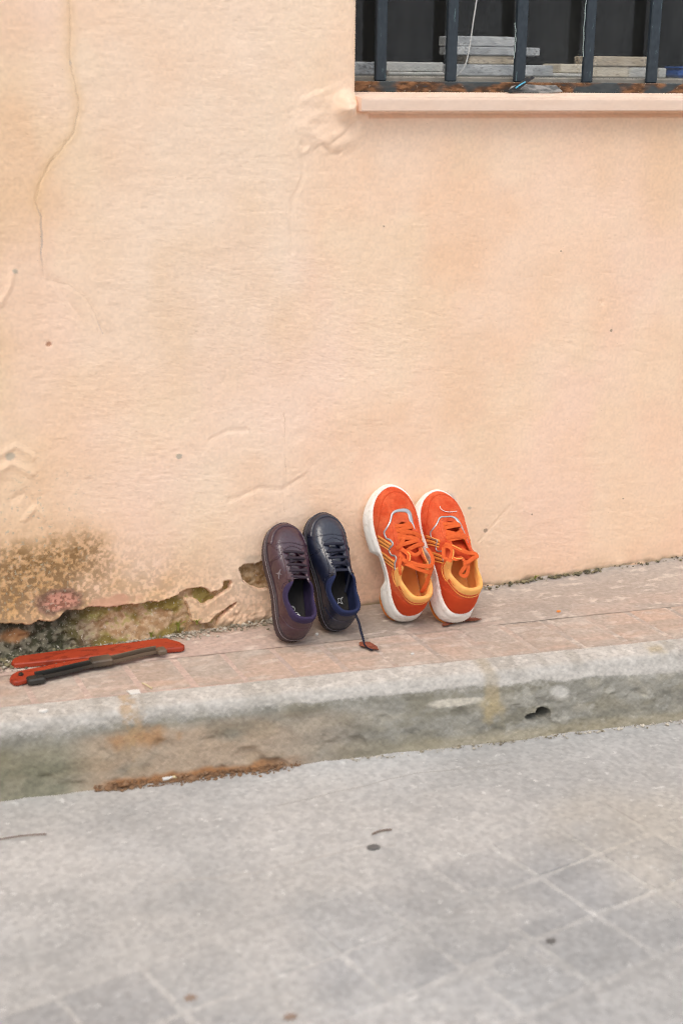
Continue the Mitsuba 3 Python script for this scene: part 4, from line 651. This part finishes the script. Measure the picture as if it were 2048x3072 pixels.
# broken bits lying on the sill
pbr('m_black', lambda p, n, uv: mix((.012, .012, .014), (.06, .045, .03), smoothstep(.5, .7, fbm(p.x * 200, p.y * 200, p.z * 200))), .45); pbr('m_cyan', (.10, .42, .60), .4)
k = thing('plastic_shard', 'black splintered strip with a bright blue edge leaning on the rusty rail', 'shard')
sh = prism([(0, 0), (.024, .011), (.060, .0325), (.066, .030), (.072, .0335), (.078, .0295), (.070, .0265), (.050, .0150), (.028, .001), (.010, -.003)], 0, .004, .001)
Rv = lambda ang, M=np.eye(3): M
v, f = mv(sh); v = np.stack([.2735 + v[:, 0], .074 - v[:, 2] - .35 * (.034 - v[:, 1]), 1.1345 + v[:, 1]], -1); scene[k + '__strip'] = mikit.ply((v, f), 'm_black', smooth=30)
v, f = sweep([(.296, .0570, 1.1425), (.308, .0600, 1.1490), (.3235, .0640, 1.1555)], .0016, .001, (0, -1, 0), 6); scene[k + '__edge'] = mikit.ply((v, f), 'm_cyan')
k = thing('glass_shard', 'flat clear broken pane piece lying on the sill beside the black strip', 'shard')
g1 = Polygon([(0, 0), (.016, .021), (.05, .030), (.095, .024), (.132, .026), (.142, .002), (.10, -.003), (.05, -.002)])
v, f = mv(trimesh.creation.extrude_polygon(g1, .002, engine='earcut')); v = np.stack([.2830 + v[:, 0], .070 + v[:, 1] * .5, 1.1335 + v[:, 1] * .52 + v[:, 2]], -1)
scene['m_film'] = {'type': 'twosided', 'inner': {'type': 'principled', 'base_color': proc(lambda p, n, uv: mix((.10, .10, .095), (.30, .28, .26), smoothstep(.35, .65, fbm(p.x * 60, p.y * 90, p.z * 90)))), 'roughness': .25, 'specular': .8}}
scene[k] = mikit.ply((v, f), 'm_film')
# ------------------------------------------------------------------ red two-armed plastic piece at the foot of the wall
pbr('m_red', lambda p, n, uv: mix((.28, .028, .009), (.40, .050, .015), fbm(p.x * 18, p.y * 40)) * mix((1, 1, 1), (.55, .5, .5), .7 * smoothstep(.55, .75, fbm(p.x * 60, p.y * 140, 2.0))), .55, lambda p, n, uv: fbm(p.x * 120, p.y * 300), .0008)
pbr('m_darkmetal', lambda p, n, uv: mix((.030, .030, .028), (.16, .115, .08), smoothstep(-.78, -.68, p.x) * .9 + .1 * fbm(p.x * 60, p.y * 200)), .5, None, 1, metallic=.3)
k = thing('plastic_tongs', 'red plastic piece like tongs, two flat arms and a dark channel, at the wall foot', 'broken plastic piece')
armA = Polygon([(-.8880, -.0535), (-.8905, -.040), (-.8836, -.0245), (-.8694, -.0145), (-.7329, -.0205), (-.6423, -.0320), (-.5805, -.0335), (-.5600, -.0385), (-.5400, -.0690), (-.5355, -.0880), (-.5400, -.0980), (-.5470, -.1010), (-.5842, -.0935), (-.6118, -.0880), (-.6420, -.0880), (-.7329, -.0760), (-.8500, -.0600)])
armB = Polygon([(-.9080, -.1300), (-.9101, -.1180), (-.9031, -.1010), (-.8888, -.0890), (-.8073, -.0800), (-.7345, -.0762), (-.66, -.080), (-.6425, -.0895), (-.7423, -.1141), (-.8605, -.1300), (-.8980, -.1420), (-.9050, -.138)])
obj('arm', prism(armA, .003, .0125, .0022), 'm_red', k, smooth=25)
v, f = mv(prism(armB, .003, .0115, .0022)); v = v.copy(); obj('arm', (v, f), 'm_red', k, smooth=25)
ch = np.array([(-.862, -.1285), (-.80, -.1215), (-.74, -.1115), (-.70, -.1075), (-.66, -.1000), (-.60, -.0925)])
base = resample(np.c_[ch, np.full(6, .010)], 30)
nrm_ = np.array([.12, -.993, 0])
for off, hz, w_, h_ in ((0.0, .0165, .0022, .0050), (.0135, .0130, .0020, .0035), (.0068, .0100, .0075, .0016)): obj('channel', sweep(base + nrm_ * off + [0, 0, hz - .010], w_, h_, (0, 0, 1), 8, power=5), 'm_darkmetal', k, smooth=35)
obj('clamp', rbox(-.745, -.700, -.1285, -.098, .008, .0225, .003), 'm_darkmetal', k)
obj('clamp', rbox(-.880, -.845, -.1520, -.128, .002, .0150, .003), 'm_darkmetal', k)
obj('clamp', rbox(-.6020, -.582, -.118, -.094, .008, .0195, .003), 'm_darkmetal', k)
sc_ = trimesh.creation.cylinder(.0052, .004, sections=20); sc_.apply_translation([-.886, -.1125, .0130]); s2 = trimesh.creation.cylinder(.0026, .003, sections=12); s2.apply_translation([-.886, -.1125, .0158])
obj('screw', join([sc_, s2]), 'm_black', k, smooth=35)
# ------------------------------------------------------------------ litter, leaves, weeds, moss
pbr('m_leaf', lambda p, n, uv: mix((.15, .040, .020), (.29, .085, .045), fbm(p.x * 150, p.y * 150)), .8); pbr('m_leaf_brown', (.20, .10, .045), .8); pbr('m_white', (.62, .605, .57), .7)
pbr('m_straw', (.60, .52, .30), .8); pbr('m_twig', (.16, .11, .085), .9); pbr('m_weed', lambda p, n, uv: mix((.20, .24, .035), (.42, .42, .09), fbm(p.x * 300, p.y * 300, p.z * 300)), .7); pbr('m_gum', (.12, .115, .11), .8); pbr('m_spot', (.26, .19, .15), .9)
def leaf(x, y, z, L, W, ang, seed, m, lab, n=14):
    u, w = np.meshgrid(np.linspace(0, 1, n), np.linspace(-1, 1, 9), indexing='ij'); half = W * np.sin(np.pi * np.clip(u, .02, 1) ** .8) ** .8 * (1 + .5 * (meshkit.fbm(np.stack([u * 7, w * 0 + seed, 0 * u], -1), 2, seed) - .5))
    P = np.stack([(u - .5) * L, w * half, .002 + .16 * half * w * w + .003 * meshkit.fbm(np.stack([u * 4, w * 2, 0 * u + seed], -1), 3, seed)], -1).reshape(-1, 3) @ rotz(ang).T + [x, y, z]
    f = grid_faces(n, 9); k = thing('dry_leaf', lab, 'leaf'); scene[k + '__blade'] = mikit.ply(join([(P, f), (P - [0, 0, .0006], f[:, ::-1])]), m, smooth=60)
    mid = P.reshape(n, 9, 3)[:, 4] + [0, 0, .0006]; scene[k + '__vein'] = mikit.ply(sweep(mid, .0007, sides=5), m)
leaf(-.170, -.228, .0005, .056, .014, -1.2, 3, 'm_leaf', 'crumpled red-brown leaf under the end of the loose lace')
leaf(.104, -.177, .0005, .055, .009, -.15, 5, 'm_leaf', 'narrow red-brown leaf under the heel of the right orange sneaker')
leaf(.046, -.178, .0005, .035, .008, .3, 8, 'm_leaf', 'small red-brown leaf bit between the two orange sneakers')
leaf(-.7437, -.349, -.147, .030, .012, .4, 9, 'm_leaf_brown', 'small brown leaf at the kerb foot, left of the cigarette butt')
k = thing('paper_scrap', 'flat whitish scrap on the pavement below the red plastic piece', 'paper scrap'); scene[k] = mikit.ply(prism([(-.7065, -.2450), (-.7040, -.2640), (-.6840, -.2660), (-.6820, -.2500), (-.69, -.247)], .0008, .0028, .0005), 'm_white')
k = thing('twig', 'straw-coloured twig on the pavement right of the whitish scrap', 'twig'); scene[k] = mikit.ply(sweep(resample([(-.6680, -.2214, .002), (-.664, -.238, .004), (-.6567, -.2548, .002)], 12), .0011, sides=6), 'm_straw', smooth=True)
k = thing('twig', 'dark twig lying alone on the grey road', 'twig'); scene[k] = mikit.ply(sweep(resample([(-.3823, -.7000, -.1475), (-.362, -.6975, -.1455), (-.3426, -.6998, -.1470)], 14), .0017, .0012, sides=6), 'm_twig', smooth=True)
k = thing('twig', 'long thin twig on the road at the left edge', 'twig'); scene[k] = mikit.ply(sweep(resample([(-1.03, -.4573, -.1475), (-.965, -.463, -.1455), (-.9245, -.4711, -.1470)], 16), .0012, sides=6), 'm_twig', smooth=True)
k = thing('cigarette_butt', 'pale cigarette butt in the brown dirt along the kerb foot', 'cigarette butt'); a_, b_ = np.array([-.6725, -.3620, -.1425]), np.array([-.6440, -.3600, -.1430])
mid_ = a_ + (b_ - a_) * .7; obj('paper', sweep(np.linspace(a_, mid_, 8), .0042, .0036, sides=12), 'm_white', k, smooth=50); obj('filter', sweep(np.linspace(mid_, b_, 6), .0043, .0037, sides=12), 'm_straw', k, smooth=50)
k = thing('pebble', 'white blob stuck on the kerb top near the left edge', 'pebble'); v, f = blob((.0095, .0075, .0035), 3); scene[k] = mikit.ply((v + [-.8772, -.2720, .0015], f), 'm_white', smooth=True)
k = thing('pebble', 'small white crumb at the kerb foot, left one', 'pebble'); v, f = blob((.007, .0022, .002), 4); scene[k] = mikit.ply((v @ rotz(.5).T + [-.8519, -.3160, -.146], f), 'm_white', smooth=True)
k = thing('pebble', 'small white crumb at the kerb foot, just right of another', 'pebble'); v, f = blob((.0042, .003, .0025), 5); scene[k] = mikit.ply((v + [-.837, -.3080, -.143], f), 'm_white', smooth=True)
for q, (x, y, lab, r) in enumerate(((-.3987, -.7404, 'dark flattened gum spot near the dark twig on the road', .0125), (-.2609, -1.1125, 'round dark gum spot low in the right half of the road', .0130), (-.8347, -1.023, 'brownish spot low on the left of the road', .0100), (-.714, -1.1229, 'brownish spot at the bottom edge of the road', .0095))):
    k = thing('gum_spot', lab, 'gum spot'); v, f = blob((r, r * .8, .0022), 20 + q, .3); scene[k] = mikit.ply((v + [x, y, -.1485], f), 'm_gum' if q < 2 else 'm_spot', smooth=True)
pbr('m_orange_bit', (.75, .26, .06), .7)
k = thing('crumb', 'tiny orange crumb on the pavement right of the sneakers', 'crumb'); v, f = blob((.0052, .004, .003), 41); scene[k] = mikit.ply((v + [.318, -.203, .002], f), 'm_orange_bit', smooth=True)
k = thing('crumb', 'tiny whitish crumb on the tiles right of the loose lace', 'crumb'); v, f = blob((.0042, .003, .0025), 42); scene[k] = mikit.ply((v + [-.101, -.295, .002], f), 'm_white', smooth=True)
k = thing('crumb', 'tiny whitish crumb on the pavement between the black pair', 'crumb'); v, f = blob((.004, .003, .0035), 43); scene[k] = mikit.ply((v + [-.246, -.121, .003], f), 'm_white', smooth=True)
# crumbs of earth and grit, nobody could count them
def grit(name, lab, N, place, size, m, kind='stuff', seed=1):
    r = np.random.default_rng(seed); ms = []
    protos = [blob(1.0, s, .35, 1) for s in range(50, 56)]
    for i in range(N):
        p, s = place(r), size * math.exp(r.normal(0, .5)); v, f = protos[i % 6]; ms.append((v * [s, s, s * .65] @ rotz(r.uniform(0, 6)).T + p, f))
    labels[name] = {'label': lab, 'kind': kind}; scene[name] = mikit.ply(join(ms), m, smooth=True)
pbr('m_dirt', lambda p, n, uv: mix((.15, .075, .035), (.29, .175, .10), fbm(p.x * 120, p.y * 120, p.z * 120)), .95); pbr('m_grit', lambda p, n, uv: mix((.20, .17, .12), (.55, .50, .42), smoothstep(.3, .7, fbm(p.x * 90, p.y * 90, p.z * 90))), .95)
pbr('m_moss', lambda p, n, uv: mix((.07, .065, .045), (.24, .21, .12), smoothstep(.3, .7, fbm(p.x * 90, p.y * 90, p.z * 90))), .95)
def kerbfoot(r):
    x = float(np.clip(r.choice([-.76, -.745, -.66, -.62, -.57, -.52, -.46]) + r.normal(0, .028), -.80, -.38)); e = abs(r.normal(0, .008)); return np.array([x, KX(x) - .094 - e, -.1485 + .010 * math.exp(-(e / .008) ** 2) * r.uniform(.1, 1)])
grit('loose_dirt', 'brown earth crumbs lying along the kerb foot', 1100, kerbfoot, .0014, 'm_dirt', seed=2)
def wallfoot(r):
    x = r.uniform(-1.0, -.24); return np.array([x, -.004 - abs(r.normal(0, .020)) * (1.6 if x < -.7 else .8), .0035 + r.uniform(-.002, .003)])
grit('wall_grit', 'plaster crumbs and grit along the foot of the wall', 1500, wallfoot, .0015, 'm_grit', seed=3)
def wallfoot2(r):
    x = r.uniform(-1.0, -.72) if r.uniform() < .7 else r.uniform(.05, .82) ** 1.0 if r.uniform() < .35 else r.choice([.12, .19, .33, .37, .46, .52]) + r.normal(0, .025); return np.array([x, -.002 - abs(r.normal(0, .008 if x > 0 else .022)), .004 + r.uniform(-.002, .004)])
grit('moss', 'dark moss crumbs in the angle of wall and pavement', 1100, wallfoot2, .0019, 'm_moss', seed=4)
def kerbface(r):
    x = r.uniform(-.3, .6); return np.array([x, KX(x) - .097 - abs(r.normal(0, .008)), -.1475 + r.uniform(0, .002)])
grit('kerb_grit', 'pale grit along the kerb foot on the right', 400, kerbface, .0012, 'm_grit', seed=5)
def weed(x, y, z, h, lab, seed, n=7):
    r = np.random.default_rng(seed); k = thing('weed', lab, 'weed')
    for i in range(n):
        a, l = r.uniform(-2.6, -.5), h * r.uniform(.6, 1.1); d = np.array([math.cos(a) * .8, math.sin(a) * .45, 0])
        P = resample(np.array([(x, y, z), np.array([x, y, z]) + d * l * .35 + [0, 0, l * .55], np.array([x, y, z]) + d * l * .9 + [0, 0, l * .75]]), 8); w = .0017 * np.sin(np.linspace(.25, 1, 8) * np.pi) + .0004
        obj('leaf', sweep(P, w, .0004, (0, 0, 1), 6), 'm_weed', k, smooth=True)
weed(-.523, -.006, .010, .040, 'small yellow-green weed at the wall foot above the tip of the red plastic piece', 1, 9)
weed(-.585, -.010, .006, .026, 'tiny weed at the wall foot above the middle of the red plastic piece', 2, 6)
weed(-.480, -.004, .018, .022, 'tiny weed growing out of the bare render left of the black shoes', 3, 6)
weed(.375, -.006, .004, .020, 'small green weed at the wall foot right of the sneakers', 4, 7)
